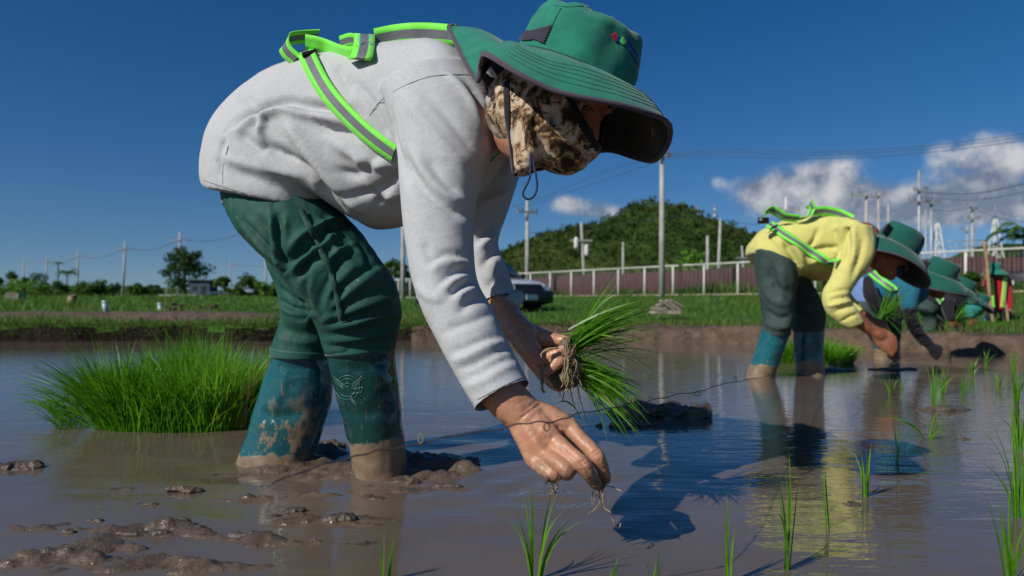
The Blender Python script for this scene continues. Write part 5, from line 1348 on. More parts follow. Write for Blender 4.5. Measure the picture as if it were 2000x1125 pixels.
# ---- lime reflective harness: strap across the flank, bands and bow on the back
WEB = [-1, -.42, .42, 1]
def webmats(c): return [1 if k == 1 else 0 for k in c]
LM = [MAT['lime'], MAT['reflect']]
q = surf_ribbon(TS0, [(598, 106), (606, 118), (622, 148), (645, 184), (676, 218), (712, 252), (742, 276), (774, 298)], .036, .009, WEB, .0016, 8, 14)
strap = mk('safety_strap', q[0], q[1], LM, near, midx=webmats(q[2])); strap['label'] = 'lime strap with grey reflective stripe tied in a bow on the back'
def band(pts, wdir, width, name='strap_band', n=8):
    p_ = catmull(np.array(pts), n)
    wd = catmull(np.array(wdir), n) if np.asarray(wdir).ndim == 2 else np.asarray(wdir, float)
    r = ribbon(p_, wd, width, WEB, .0016); return mk(name, r[0], r[1], LM, strap, midx=webmats(r[2]))
def SP(px, py, Y, off=.012):
    h = cast(TS, px, py); y = Y
    if h is not None: y = min(Y, h[0][1] - off)
    return P(px, py, y)
band([SP(731, 77, 1.44), SP(765, 70, 1.44), SP(800, 66, 1.43), SP(840, 66, 1.42), SP(890, 70, 1.40)], np.array([0, -.35, .93]), .041)
band([SP(578, 116, 1.50), SP(562, 102, 1.50), SP(556, 88, 1.50), SP(566, 77, 1.50), SP(590, 73, 1.50), SP(622, 71, 1.50)], [(.75, -.5, .45)] * 3 + [(.35, -.75, .55)] * 3, .034)
band([SP(596, 82, 1.49), SP(618, 86, 1.48), SP(640, 93, 1.47), SP(664, 103, 1.45), SP(686, 108, 1.44), SP(700, 104, 1.43)], [(.2, -.72, .65)] * 3 + [(-.1, -.6, .8)] * 3, .034).data.materials[1] = MAT['lime']
band([SP(712, 72, 1.48), SP(712, 66, 1.455), SP(712, 70, 1.43, .03), SP(711, 88, 1.41, .045), SP(707, 106, 1.41, .04), SP(702, 117, 1.42, .03), SP(696, 114, 1.45, .01)], np.array([1, -.12, -.12]), .043)
band([SP(664, 84, 1.50), SP(684, 78, 1.48), SP(704, 84, 1.47)], np.array([0, -.6, .8]), .028)
band([P(955, 318, 1.325), P(975, 300, 1.315), P(992, 285, 1.31), P(1004, 262, 1.315)], np.array([.6, -.5, .3]), .02, 'strap_band')
v, f = boxm((0, 0, 0), (.030, .012, .006)); Rz = np.array(Matrix.Rotation(-.4, 3, 'Y') @ Matrix.Rotation(.3, 3, 'Z')); mk('buckle', v @ Rz.T + SP(604, 104, 1.47, .02), f, MAT['plastic_black'], strap, smooth=False)
# embroidered words on the bow
def words(txt, c, ex, ey, h, mat):
    cu = bpy.data.curves.new('w', 'FONT'); cu.body = txt; cu.size = h; cu.resolution_u = 2; cu.extrude = .0004; to = bpy.data.objects.new('w', cu); COL.objects.link(to)
    dg = bpy.context.evaluated_depsgraph_get(); em_ = to.evaluated_get(dg).to_mesh(); vv = np.array([tuple(w.co) for w in em_.vertices]); ff = [tuple(p.vertices) for p in em_.polygons]
    bpy.data.objects.remove(to); bpy.data.curves.remove(cu)
    ex = np.asarray(ex, float) / np.linalg.norm(ex); ey = np.asarray(ey, float); ey = ey - ex * (ex @ ey); ey /= np.linalg.norm(ey); ez = np.cross(ex, ey)
    mk('lettering', c + vv[:, :1] * ex + vv[:, 1:2] * ey + vv[:, 2:3] * ez, ff, mat, strap, smooth=False)
words('up et', SP(719, 66, 1.40, .055), (.10, -.12, -1), (1, -.2, 0), .011, MAT['thread_cyan']); words('nger', SP(700, 70, 1.40, .055), (.10, -.12, -1), (1, -.2, 0), .011, MAT['thread_cyan'])
# ------------------------------------------------------------------ the other workers
def gen_hat(parent, C, U, Ev, s=1.0, seed=0, badge=False, flap=1.0, hm='hat_bg'):
    C = np.asarray(C, float); U = np.asarray(U, float); U /= np.linalg.norm(U); Ev = np.asarray(Ev, float); Ev = Ev - U * (Ev @ U); Ev /= np.linalg.norm(Ev); Fv = np.cross(Ev, U)
    L = lambda a, b, c: C + s * (Fv * a + Ev * b + U * c)
    sg = 36; v = []; f = []; ts = np.concatenate([np.linspace(0, .9, 9), [.95, .98, 1]])
    for t in ts:
        k, z = crown_prof(t)
        for j in range(sg):
            a = 2 * math.pi * j / sg; n_ = mnoise.fractal(Vector((math.cos(a) * 2, math.sin(a) * 2, t * 2 + seed)), 1, 2, 3); v.append(L(.105 * k * (1 + .05 * n_) * math.cos(a), -.095 * k * (1 + .05 * n_) * math.sin(a), z * 1.15 + .008 * n_ * t))
    for i in range(len(ts) - 1):
        for j in range(sg):
            k = (j + 1) % sg; f.append((i * sg + j, i * sg + k, (i + 1) * sg + k, (i + 1) * sg + j))
    h = mk('hat', v, f, MAT[hm], parent); v = []; nb = 5; edge = []
    for i in range(sg):
        a = 2 * math.pi * i / sg; bk = math.exp(-((a - math.pi) / .75) ** 2); r = .205 + .02 * math.cos(a) + .055 * bk * flap; dr = .085 + .02 * math.sin(2 * a + seed) + .05 * bk * flap
        for j in range(nb + 1):
            t = j / nb; q = L((.106 * (1 - t) + r * t) * math.cos(a), -(.096 * (1 - t) + (r - .02) * t) * math.sin(a), .002 - dr * t + .014 * math.sin(math.pi * t)); v.append(q)
        edge.append(v[-1])
    f = [(i * (nb + 1) + j, i * (nb + 1) + j + 1, ((i + 1) % sg) * (nb + 1) + j + 1, ((i + 1) % sg) * (nb + 1) + j) for i in range(sg) for j in range(nb)]
    b = mk('brim', v, f, [MAT[hm], MAT['hat_dark']], h)
    bm = bmesh.new(); bm.from_mesh(b.data); bmesh.ops.recalc_face_normals(bm, faces=bm.faces)
    if sum(fc.normal.dot(Vector(U)) for fc in bm.faces) < 0: bmesh.ops.reverse_faces(bm, faces=bm.faces)
    bm.to_mesh(b.data); bm.free(); m = b.modifiers.new('s', 'SOLIDIFY'); m.thickness = .004; m.offset = -1; m.material_offset = 1; m.material_offset_rim = 1
    v, f = chain([(q, .005 * s) for q in edge + [edge[0]]], 1, 6, round_ends=False); mk('binding', v, f, MAT['hat_bind'], h)
    v, f = boxm(L(-.085, -.062, .03), np.array([.012, .07, .055]) * s); R = np.array([Fv, Ev, U]); c_ = L(-.086, -.060, .030); v = c_ + (np.array([[x, y, z] for x in (-1, 1) for y in (-1, 1) for z in (-1, 1)]) * np.array([.004, .045, .026]) * s) @ (np.array([[.6, -.8, 0], [.8, .6, 0], [0, 0, 1]]) @ R); mk('vent', v, f, MAT['hat_mesh'], h, smooth=False)
    if badge:
        for k, mm in enumerate(('thread_red', 'thread_green', 'thread_blue')):
            a = -1.15 + .16 * k; v, f = ball(L(.106 * math.cos(a), -.096 * math.sin(-a) * -1, .045), np.array([.009, .009, .009]) * s, 8, 6); mk('badge', v, f, MAT[mm], h)
    return h
def gen_head(C, U, Ev, s=1.0):
    U = np.asarray(U, float) / np.linalg.norm(U); Ev = np.asarray(Ev, float); Ev = Ev - U * (Ev @ U); Ev /= np.linalg.norm(Ev); Fv = np.cross(Ev, U); A = np.array([Fv, Ev, U]); c = np.asarray(C, float) - U * .045 * s - Fv * .01
    h = lambda a, b, z: c + s * (Fv * a + Ev * b + U * z)
    return [ball(c, np.array([.095, .076, .095]) * s, 20, 14, A), ball(h(.035, 0, -.055), np.array([.058, .055, .06]) * s, 18, 12, A), chain([(h(.088, 0, .01), .011 * s), (h(.108, 0, -.025), .014 * s)], 3, 10), ball(h(.07, 0, -.09), np.array([.022, .024, .02]) * s, 12, 8, A), ball(h(-.01, .075, -.02), np.array([.02, .01, .03]) * s, 10, 8, A), ball(h(-.01, -.075, -.02), np.array([.02, .01, .03]) * s, 10, 8, A)], h
def gen_hand(wrist, palm, tips, s=1.0):
    """wrist -> palm -> a fan of bent fingers and a thumb"""
    w = np.asarray(wrist, float); p_ = np.asarray(palm, float); ax = (p_ - w) / (np.linalg.norm(p_ - w) + 1e-9); sd = np.cross(ax, [0, 1, .2]); sd /= np.linalg.norm(sd)
    out = [chain([(w, .026 * s), ((w + p_) / 2, .03 * s), (p_, .030 * s)], 3, 12)]
    t_ = np.asarray(tips, float)
    for k in range(4):
        o = sd * (k - 1.5) * .018 * s; m = (p_ + t_) / 2 + o + np.array([.01, -.012, .008]) * s; out.append(chain([(p_ + o, .011 * s), (m, .010 * s), (t_ + o * .6, .0075 * s)], 3, 8))
    out.append(chain([(w * .4 + p_ * .6 - sd * .02, .013 * s), (p_ - sd * .045 * s + ax * .02, .011 * s), (t_ - sd * .02 * s, .008 * s)], 3, 8))
    return out
def build_person(base, label, shirt_parts, shirt_mat, leg_parts, leg_mat, boots, body_parts, skin_mat, vox=.011, seed=1, wr=.006):
    root = empty('person', base, label, 'person')
    v, f = fuse(body_parts, vox * .7, 2); bd = mk('body', v, f, MAT[skin_mat], root)
    v, f = fuse(shirt_parts, vox, 2); v = wrinkle(v, f, wr, 9, [[1, 0, .4], [0, 1, 0], [-.3, 0, .5]], 3, seed); sh_ = mk('shirt', v, f, MAT[shirt_mat], root); T = bvh(v, f)
    v, f = fuse(leg_parts, vox, 2); v = wrinkle(v, f, wr, 10, [[.6, 0, .3], [0, 1, 0], [0, 0, 1]], 3, seed + 1); tr = mk('trousers', v, f, MAT[leg_mat], root)
    for b in boots: v, f = fuse([b], vox * .8, 2); v = wrinkle(v, f, .003, 16, None, 2, seed + 3); mk('boot', v, f, MAT['boot_bg'], root)
    return root, bd, sh_, tr, T
# --- worker in yellow
Y1 = 3.74
tor = tube([(1461, 496, 1556, 545, Y1 + .04, .19), (1463, 478, 1562, 540, Y1 + .04, .19), (1480, 455, 1582, 545, Y1 + .02, .185), (1512, 436, 1606, 548, Y1, .18), (1560, 424, 1634, 545, Y1 - .03, .18), (1606, 420, 1660, 532, Y1 - .06, .185), (1650, 426, 1685, 515, Y1 - .10, .18), (1685, 445, 1704, 500, Y1 - .12, .12), (1705, 465, 1716, 492, Y1 - .14, .07)], 6, 36, 2.15)
aN = tube([(1632, 440, 1700, 440, Y1 - .26, .09), (1640, 480, 1708, 480, Y1 - .28, .085), (1628, 530, 1690, 530, Y1 - .30, .07), (1608, 578, 1660, 572, Y1 - .31, .062), (1614, 604, 1660, 586, Y1 - .32, .058), (1632, 626, 1674, 604, Y1 - .33, .055), (1654, 643, 1687, 627, Y1 - .33, .05)], 6, 22)
aF = tube([(1600, 520, 1650, 500, Y1 + .14, .07), (1608, 552, 1652, 545, Y1 + .12, .06), (1630, 590, 1664, 578, Y1 + .05, .055), (1655, 618, 1686, 604, Y1 - .02, .05)], 6, 22)
lN = tube([(1474, 486, 1552, 520, Y1 - .03, .16), (1480, 530, 1556, 545, Y1 - .05, .135), (1487, 580, 1550, 585, Y1 - .06, .11), (1491, 625, 1546, 628, Y1 - .06, .10), (1489, 655, 1542, 658, Y1 - .06, .085)], 5, 24)
lF = tube([(1500, 500, 1560, 520, Y1 + .12, .12), (1520, 545, 1582, 552, Y1 + .12, .12), (1538, 590, 1600, 590, Y1 + .12, .11), (1549, 625, 1610, 622, Y1 + .12, .10), (1550, 650, 1610, 648, Y1 + .12, .09)], 5, 24)
b1 = tube([(1486, 646, 1540, 652, Y1 - .06, .08), (1478, 680, 1530, 684, Y1 - .05, .075), (1466, 712, 1518, 716, Y1 - .04, .072), (1456, 740, 1512, 742, Y1 - .03, .075), (1450, 770, 1512, 770, Y1 - .02, .08)], 5, 22)
b2 = tube([(1551, 640, 1609, 640, Y1 + .12, .085), (1552, 680, 1607, 680, Y1 + .12, .078), (1555, 712, 1608, 712, Y1 + .12, .075), (1556, 745, 1612, 745, Y1 + .12, .08)], 5, 22)
yU, yE = (.52, -.10, .85), (.10, .97, .05); yC = P(1750, 482, Y1 - .20)
hp_, hh_ = gen_head(yC, yU, yE)
bp = hp_ + [chain([(hh_(-.02, 0, -.05), .055), (P(1700, 480, Y1 - .13), .06)], 4, 14), chain([(P(1672, 620, Y1 - .33), .036), (P(1690, 636, Y1 - .33), .032), (P(1704, 645, Y1 - .33), .029)], 3, 12), chain([(P(1672, 608, Y1 - .01), .034), (P(1694, 624, Y1 - .03), .03)], 3, 12),
     chain([(P(1600, 480, Y1), .12), (P(1680, 470, Y1 - .1), .10)], 3, 14)] + gen_hand(P(1702, 644, Y1 - .33), P(1719, 654, Y1 - .34), P(1748, 688, Y1 - .36)) + gen_hand(P(1692, 622, Y1 - .03), P(1708, 634, Y1 - .05), P(1726, 648, Y1 - .08))
yp, bd, ysh, ytr, TY = build_person(P(1545, 738, Y1) * [1, 1, 0], 'stooping person in yellow shirt with lime strap, green hat and muddy teal boots', [tor, aN, aF], 'yellow', [lN, lF], 'wader_grey', [b1, b2], bp, 'skin_dark', .009, 3, .009)
vv = np.zeros(len(ysh.data.vertices) * 3); ysh.data.vertices.foreach_get('co', vv); vv = vv.reshape(-1, 3); ff = np.array([tuple(p.vertices) for p in ysh.data.polygons])
vv = folds(vv, ff, [(k_, a_ * 1.7, w_ * .85, p_) for k_, a_, w_, p_ in [('groove', .016, .014, [(1636, 512), (1640, 480), (1650, 455), (1662, 436)]), ('groove', .018, .02, [(1530, 470), (1548, 500), (1556, 530)]), ('ridge', .014, .02, [(1545, 468), (1562, 498), (1572, 530)]), ('groove', .012, .016, [(1575, 500), (1600, 486), (1640, 484)]), ('ridge', .012, .02, [(1580, 515), (1605, 504), (1636, 506)]), ('groove', .010, .016, [(1650, 440), (1656, 480), (1650, 520)]), ('ridge', .010, .014, [(1668, 440), (1668, 490), (1656, 530)]), ('groove', .008, .014, [(1686, 460), (1680, 500), (1664, 545)]), ('groove', .008, .012, [(1616, 590), (1636, 584), (1658, 580)]), ('groove', .008, .012, [(1626, 612), (1650, 600), (1668, 596)]), ('groove', .008, .014, [(1500, 466), (1520, 490), (1540, 512)]), ('groove', .006, .012, [(1630, 440), (1632, 470), (1640, 500)]), ('groove', .008, .010, [(1612, 575), (1635, 568), (1660, 566)]), ('ridge', .008, .010, [(1614, 598), (1640, 592), (1664, 588)]), ('groove', .008, .008, [(1640, 630), (1660, 618), (1678, 612)]), ('groove', .010, .014, [(1600, 440), (1590, 470), (1570, 490)])]], TY)
ysh.data.vertices.foreach_set('co', vv.ravel()); ysh.data.update(); TY = bvh(vv, ff)
lv = np.zeros(len(ytr.data.vertices) * 3); ytr.data.vertices.foreach_get('co', lv); lv = lv.reshape(-1, 3); lf = np.array([tuple(p.vertices) for p in ytr.data.polygons])
lv = folds(lv, lf, [('groove', .016, .018, [(1495, 530), (1515, 560), (1540, 575)]), ('ridge', .014, .018, [(1492, 570), (1515, 590), (1545, 600)]), ('groove', .016, .016, [(1494, 605), (1520, 622), (1546, 618)]), ('ridge', .014, .016, [(1492, 630), (1520, 640), (1545, 636)]), ('groove', .014, .016, [(1500, 510), (1510, 540), (1512, 570)]), ('ridge', .012, .02, [(1525, 520), (1530, 560), (1522, 600)]), ('groove', .014, .016, [(1560, 570), (1585, 590), (1605, 600)]), ('ridge', .012, .016, [(1556, 610), (1580, 622), (1606, 622)])], bvh(lv, lf))
ytr.data.vertices.foreach_set('co', lv.ravel()); ytr.data.update()
gen_hat(yp, yC, yU, yE, 1.0, 2)
v, f = ball(hh_(.055, 0, -.045), (.058, .055, .045), 16, 10, np.array([np.cross(np.array(yE), np.array(yU)), yE, yU])); mk('face_mask', v, f, MAT['blueshirt'] if False else MAT['cord'], yp)
q = surf_ribbon(TY, [(1502, 438), (1520, 452), (1545, 468), (1570, 485), (1595, 500), (1616, 510), (1640, 516)], .045, .010, WEB, .003, 6, 8); ys_ = mk('safety_strap', q[0], q[1], LM, yp, midx=webmats(q[2]))
def band2(par, pts, wdir, width):
    p_ = catmull(np.array(pts), 6); r = ribbon(p_, np.asarray(wdir, float), width, WEB, .003); return mk('strap_band', r[0], r[1], LM, par, midx=webmats(r[2]))
band2(ys_, [P(1488, 432, 3.62), P(1492, 418, 3.60), P(1506, 410, 3.60), P(1520, 416, 3.60), P(1534, 424, 3.60), P(1560, 428, 3.60)], (.2, -.7, .6), .05)
band2(ys_, [P(1560, 428, 3.58), P(1578, 424, 3.58), P(1586, 408, 3.58), P(1580, 400, 3.58)], (.5, -.7, .3), .045); band2(ys_, [P(1582, 396, 3.57), P(1592, 412, 3.57), P(1612, 412, 3.57), P(1640, 418, 3.56), P(1665, 430, 3.53)], (.1, -.5, .85), .05)
v, f = boxm(P(1491, 431, 3.58), (.05, .02, .03)); mk('buckle', v, f, MAT['plastic_black'], ys_)
# --- worker in teal
Y2 = 4.9
tor = tube([(1672, 560, 1716, 605, Y2 + .05, .17), (1680, 545, 1730, 600, Y2 + .03, .175), (1702, 532, 1752, 600, Y2, .175), (1735, 524, 1775, 600, Y2 - .03, .18), (1768, 522, 1795, 592, Y2 - .06, .17), (1792, 532, 1806, 575, Y2 - .08, .10)], 5, 28, 2.1)
lb = tube([(1662, 590, 1690, 605, Y2 + .06, .15), (1664, 560, 1700, 600, Y2 + .06, .16), (1676, 536, 1706, 590, Y2 + .05, .15)], 4, 24)
slv = tube([(1758, 545, 1800, 545, Y2 - .22, .08), (1758, 580, 1792, 578, Y2 - .24, .07), (1762, 606, 1788, 604, Y2 - .25, .055)], 4, 18)
leg1 = tube([(1664, 585, 1712, 600, Y2, .14), (1672, 605, 1724, 600, Y2 - .05, .11), (1690, 640, 1728, 630, Y2 - .06, .09), (1706, 668, 1738, 664, Y2 - .03, .075)], 4, 20); leg2 = tube([(1700, 600, 1740, 600, Y2 + .1, .1), (1716, 630, 1756, 626, Y2 + .1, .1), (1724, 668, 1756, 666, Y2 + .1, .08)], 4, 20)
bo1 = tube([(1708, 660, 1738, 660, Y2 - .03, .07), (1708, 690, 1738, 690, Y2, .065), (1704, 725, 1742, 725, Y2, .07)], 4, 16); bo2 = tube([(1726, 660, 1756, 660, Y2 + .1, .07), (1728, 690, 1755, 690, Y2 + .1, .065), (1726, 720, 1760, 720, Y2 + .1, .07)], 4, 16)
tU, tE = (.30, -.28, .90), (.55, .82, .0); tC = P(1836, 536, Y2 - .12); hp2, hh2 = gen_head(tC, tU, tE)
bp = hp2 + [chain([(hh2(-.02, 0, -.05), .055), (P(1795, 553, Y2 - .08), .06)], 4, 12), chain([(P(1780, 560, Y2 - .2), .05), (P(1720, 570, Y2), .1)], 3, 12)]
tp, bd, tsh, ttr, TT = build_person(P(1725, 700, Y2) * [1, 1, 0], 'stooping person in teal shirt with black sleeves, right behind the yellow worker', [tor, slv], 'teal', [leg1, leg2], 'wader_grey', [bo1, bo2], bp, 'skin_dark', .013, 6)
v, f = fuse([lb], .013, 2); mk('shirt_tail', v, f, MAT['blueshirt'], tp)
v, f = fuse([tube([(1762, 600, 1788, 598, Y2 - .25, .052), (1768, 626, 1792, 620, Y2 - .26, .046), (1782, 654, 1804, 644, Y2 - .27, .042), (1800, 676, 1820, 664, Y2 - .28, .038)], 4, 16)] + gen_hand(P(1808, 668, Y2 - .28), P(1824, 680, Y2 - .28), P(1834, 698, Y2 - .28)), .009, 2); mk('sleeve_glove', v, f, MAT['black_cloth'], tp)
v, f = fuse([tube([(1722, 580, 1748, 590, Y2 - .18, .05), (1736, 604, 1758, 600, Y2 - .2, .045), (1748, 630, 1766, 622, Y2 - .22, .04)], 4, 14)], .01, 2); mk('sleeve_far', v, f, MAT['black_cloth'], tp)
gen_hat(tp, tC, tU, tE, .96, 4, True)
q = surf_ribbon(TT, [(1704, 535), (1716, 545), (1735, 558), (1752, 568)], .05, .012, WEB, .003, 6, 6); mk('safety_strap', q[0], q[1], LM, tp, midx=webmats(q[2]))
v, f = chain([(P(1695, 548, Y2 - .18), .03), (P(1700, 575, Y2 - .2), .045), (P(1712, 596, Y2 - .18), .04)], 4, 12); mk('waist_bag', v, f, MAT['black_cloth'], tp)
# --- worker in black beyond the bank
Y3 = 7.0
tor = tube([(1808, 585, 1840, 612, Y3, .17), (1820, 560, 1852, 612, Y3 - .03, .18), (1842, 550, 1868, 610, Y3 - .06, .18), (1864, 556, 1880, 598, Y3 - .1, .14)], 4, 24); s3 = tube([(1836, 580, 1864, 585, Y3 - .25, .07), (1842, 606, 1862, 604, Y3 - .27, .06), (1850, 628, 1864, 622, Y3 - .28, .05)], 4, 14)
l1 = tube([(1796, 580, 1832, 610, Y3 - .02, .14), (1792, 600, 1822, 612, Y3 - .1, .11), (1806, 622, 1828, 622, Y3 - .06, .09), (1804, 645, 1824, 645, Y3 - .05, .08)], 4, 16); l2 = tube([(1815, 600, 1842, 606, Y3 + .15, .1), (1822, 640, 1842, 640, Y3 + .15, .08)], 4, 14)
bA = tube([(1803, 638, 1826, 638, Y3 - .05, .075), (1802, 668, 1828, 668, Y3 - .05, .075)], 4, 14); bB = tube([(1821, 632, 1843, 632, Y3 + .15, .075), (1821, 666, 1844, 666, Y3 + .15, .075)], 4, 14)
U3, E3 = (.45, -.2, .87), (.3, .93, 0); C3 = P(1882, 562, Y3 - .12); hp3, hh3 = gen_head(C3, U3, E3)
bp = hp3 + [chain([(hh3(-.02, 0, -.05), .055), (P(1866, 575, Y3 - .08), .07), (P(1840, 585, Y3), .09)], 4, 12)] + gen_hand(P(1856, 622, Y3 - .28), P(1863, 630, Y3 - .28), P(1872, 636, Y3 - .28))
p3, *_ , T3 = build_person(P(1825, 665, Y3) * [1, 1, 0], 'stooping person in black shirt and grey trousers beyond the bank', [tor, s3], 'black_cloth', [l1, l2], 'wader_grey', [bA, bB], bp, 'skin_dark', .016, 9)
gen_hat(p3, C3, U3, E3, .84, 6)
q = surf_ribbon(T3, [(1824, 562), (1832, 575), (1842, 590)], .07, .012, WEB, .003, 6, 4); mk('safety_strap', q[0], q[1], LM, p3, midx=webmats(q[2]))
# --- worker in turquoise, farther along the row
Y4 = 8.0
tor = tube([(1868, 600, 1890, 625, Y4, .16), (1878, 582, 1900, 622, Y4, .17), (1895, 578, 1912, 612, Y4 - .05, .15)], 4, 20); s4 = tube([(1884, 600, 1902, 602, Y4 - .24, .06), (1888, 622, 1902, 620, Y4 - .25, .055)], 3, 12)
l1 = tube([(1862, 600, 1886, 620, Y4, .13), (1862, 620, 1882, 625, Y4 - .08, .1), (1866, 650, 1882, 650, Y4, .08)], 4, 14); bA = tube([(1864, 642, 1884, 642, Y4, .075), (1864, 662, 1886, 662, Y4, .075)], 3, 12)
U4, E4 = (.42, -.15, .88), (.2, .95, 0); C4 = P(1916, 588, Y4 - .1); hp4, hh4 = gen_head(C4, U4, E4)
p4, *_ = build_person(P(1875, 658, Y4) * [1, 1, 0], 'stooping person in turquoise shirt, last of the bent row before the red worker', [tor, s4], 'turq', [l1], 'black_cloth', [bA], hp4 + [chain([(hh4(-.02, 0, -.05), .055), (P(1900, 595, Y4), .08)], 3, 12)] + gen_hand(P(1895, 620, Y4 - .25), P(1900, 628, Y4 - .25), P(1906, 634, Y4 - .25)), 'skin_dark', .018, 12)
gen_hat(p4, C4, U4, E4, .72, 8)
# --- worker in red leaning on a bamboo pole
Y5 = 11.0
tor = tube([(1929, 606, 1967, 606, Y5, .11), (1928, 580, 1968, 580, Y5, .12), (1924, 555, 1971, 555, Y5, .12), (1924, 542, 1970, 542, Y5, .11), (1938, 532, 1957, 532, Y5, .06)], 5, 22); sA = tube([(1920, 545, 1934, 548, Y5 - .05, .06), (1919, 560, 1933, 562, Y5 - .14, .055), (1921, 546, 1933, 546, Y5 - .24, .045)], 4, 12); sB = tube([(1962, 545, 1975, 545, Y5, .06), (1966, 575, 1977, 575, Y5 - .05, .055), (1967, 604, 1977, 604, Y5 - .08, .045)], 4, 12)
l1 = tube([(1930, 600, 1950, 602, Y5, .10), (1925, 615, 1943, 618, Y5 - .05, .085), (1920, 628, 1938, 630, Y5, .075)], 4, 14); l2 = tube([(1948, 600, 1968, 600, Y5, .10), (1954, 615, 1974, 615, Y5 - .05, .09), (1958, 630, 1975, 630, Y5, .075)], 4, 14)
bA = tube([(1919, 618, 1938, 620, Y5, .075), (1916, 634, 1934, 634, Y5, .07), (1914, 648, 1934, 648, Y5, .08)], 4, 12); bB = tube([(1958, 624, 1976, 624, Y5, .075), (1960, 636, 1976, 636, Y5, .07), (1960, 650, 1980, 650, Y5, .08)], 4, 12)
U5, E5 = (-.05, -.12, 1), (1, .1, .05); C5 = P(1942, 526, Y5 - .02); hp5, hh5 = gen_head(C5, U5, E5)
p5, *_, T5 = build_person(P(1945, 640, Y5), 'person in red with yellow vest straps and green hat standing by the fence', [tor, sA, sB], 'red_cloth', [l1, l2], 'black_cloth', [bA, bB], hp5 + [chain([(hh5(0, 0, -.06), .05), (P(1947, 545, Y5), .06), (P(1948, 580, Y5), .07)], 3, 10), chain([(P(1947, 548, Y5), .05), (P(1927, 550, Y5 - .08), .035), (P(1926, 556, Y5 - .16), .03), (P(1926, 546, Y5 - .24), .035)], 3, 10), chain([(P(1947, 548, Y5), .05), (P(1968, 555, Y5), .035), (P(1971, 580, Y5 - .05), .03), (P(1972, 602, Y5 - .08), .032)], 3, 10), chain([(P(1926, 546, Y5 - .24), .04), (P(1928, 520, Y5 - .27), .04)], 3, 10), chain([(P(1972, 602, Y5 - .08), .035), (P(1973, 612, Y5 - .1), .04)], 3, 10)], 'skin_dark', .018, 15, .004)
gen_hat(p5, C5, U5, E5, .95, 10, False, 0.2, 'hat')
v, f = ball(hh5(.075, 0, -.055), (.055, .05, .05), 12, 8); mk('face_mask', v, f, MAT['teal'], p5)
for pts in ([(1932, 536), (1936, 560), (1940, 600)], [(1962, 536), (1961, 560), (1957, 600)]):
    q = surf_ribbon(T5, pts, .075, .012, WEB, .004, 5, 3); mk('vest_strap', q[0], q[1], [MAT['yellow'], MAT['lime']], p5, midx=webmats(q[2]))
def stick(a, b, r, label):
    a = np.asarray(a); b = np.asarray(b); pts = [(a + (b - a) * t + np.array([.01 * math.sin(7 * t), 0, 0]), r * (1.12 if k % 3 == 0 else 1)) for k, t in enumerate(np.linspace(0, 1, 13))]
    v, f = chain(pts, 2, 8); tag(mk('bamboo_pole', v, f, MAT['bamboo']), label, 'pole')
stick(P(1922, 474, Y5 - .30), P(1942, 648, Y5 - .30), .024, 'bamboo pole held upright by the red worker'); stick(P(1962, 590, Y5 - .25), P(1975, 648, Y5 - .25), .02, 'short stick held by the red worker at the knee')
# seedlings in the workers' hands
for px, py, Y, n, sd_, lab in ((1722, 622, 4.5, 90, 31, 'loose sheaf of seedlings in the teal worker\'s far hand'), (1866, 626, 6.7, 80, 32, 'loose sheaf of seedlings in the black-clad worker\'s hand')):
    rs = np.random.default_rng(sd_); c = P(px, py, Y); b = np.repeat(c[None], n, 0) + rs.normal(0, .015, (n, 3)); a = rs.normal(.35, .5, n); L_ = rs.uniform(.14, .26, n)
    t = b + np.column_stack([np.cos(a) * L_, rs.normal(0, .06, n), np.sin(a) * L_]); v, f = blades(b, t, .007, np.column_stack([np.zeros(n), np.zeros(n), L_ * .12]), 4); tag(mk('rice_sheaf', v, f, MAT['rice_far']), lab, 'rice sheaf')
b = []; rs = np.random.default_rng(5); rts = [tubepath([P(1738 + rs.normal(0, 5), 676 + k * 2, 3.42), P(1742 + rs.normal(0, 6), 695, 3.42), P(1746 + rs.normal(0, 8), 712, 3.42)], .003, 4, 3) for k in range(9)]
v, f = joinm(rts); tag(mk('root_clump', v, f, MAT['dirt']), 'muddy roots hanging from the yellow worker\'s hand', 'roots', kind='stuff')
# ------------------------------------------------------------------ rice plants
RICE3 = [MAT['rice'], MAT['rice_light'], MAT['straw']]
def mixb(f, n, seed, p=(.60, .35, .05)):
    r = np.random.default_rng(seed).choice(3, n, p=p); return [int(r[i % n]) for i in range(len(f))]
def seedling(base, hgt, n, spread, seed, mat='rice', width=.0045, leanx=0.0):
    rs = np.random.default_rng(seed); b = []; t = []; d = []
    for k in range(n):
        a = rs.uniform(0, 2 * math.pi); s = spread * rs.uniform(.1, 1.0); h = hgt * rs.uniform(.7, 1.05)
        b.append(base + np.array([.006 * math.cos(a), .006 * math.sin(a), -.02])); t.append(base + np.array([s * math.cos(a) + leanx * h, s * math.sin(a) * .7, h * (1 - .5 * (s / max(spread, 1e-6)) ** 2 * rs.uniform(.2, 1))]))
        d.append((-.22 * s * math.cos(a), -.22 * s * math.sin(a), .13 * h * s / max(spread, 1e-6)))
    return blades(b, t, width * rs.uniform(.75, 1.25, n), d, 6)
ROW = 'planted rice seedlings'
def plant(px, py, hpx, n, spx, label, seed, lean=0.0, width=.0045):
    q = PW(px, py); sc = q[1] / FPX; v, f = seedling(np.zeros(3), hpx * sc, n, spx * sc, seed, 'rice', width, lean)
    o = mk('rice_seedling', v, f, RICE3, None, True, mixb(f, n, seed + 7, (.46, .535, .005)), Vector(q)); tag(o, label, 'rice seedling', ROW)
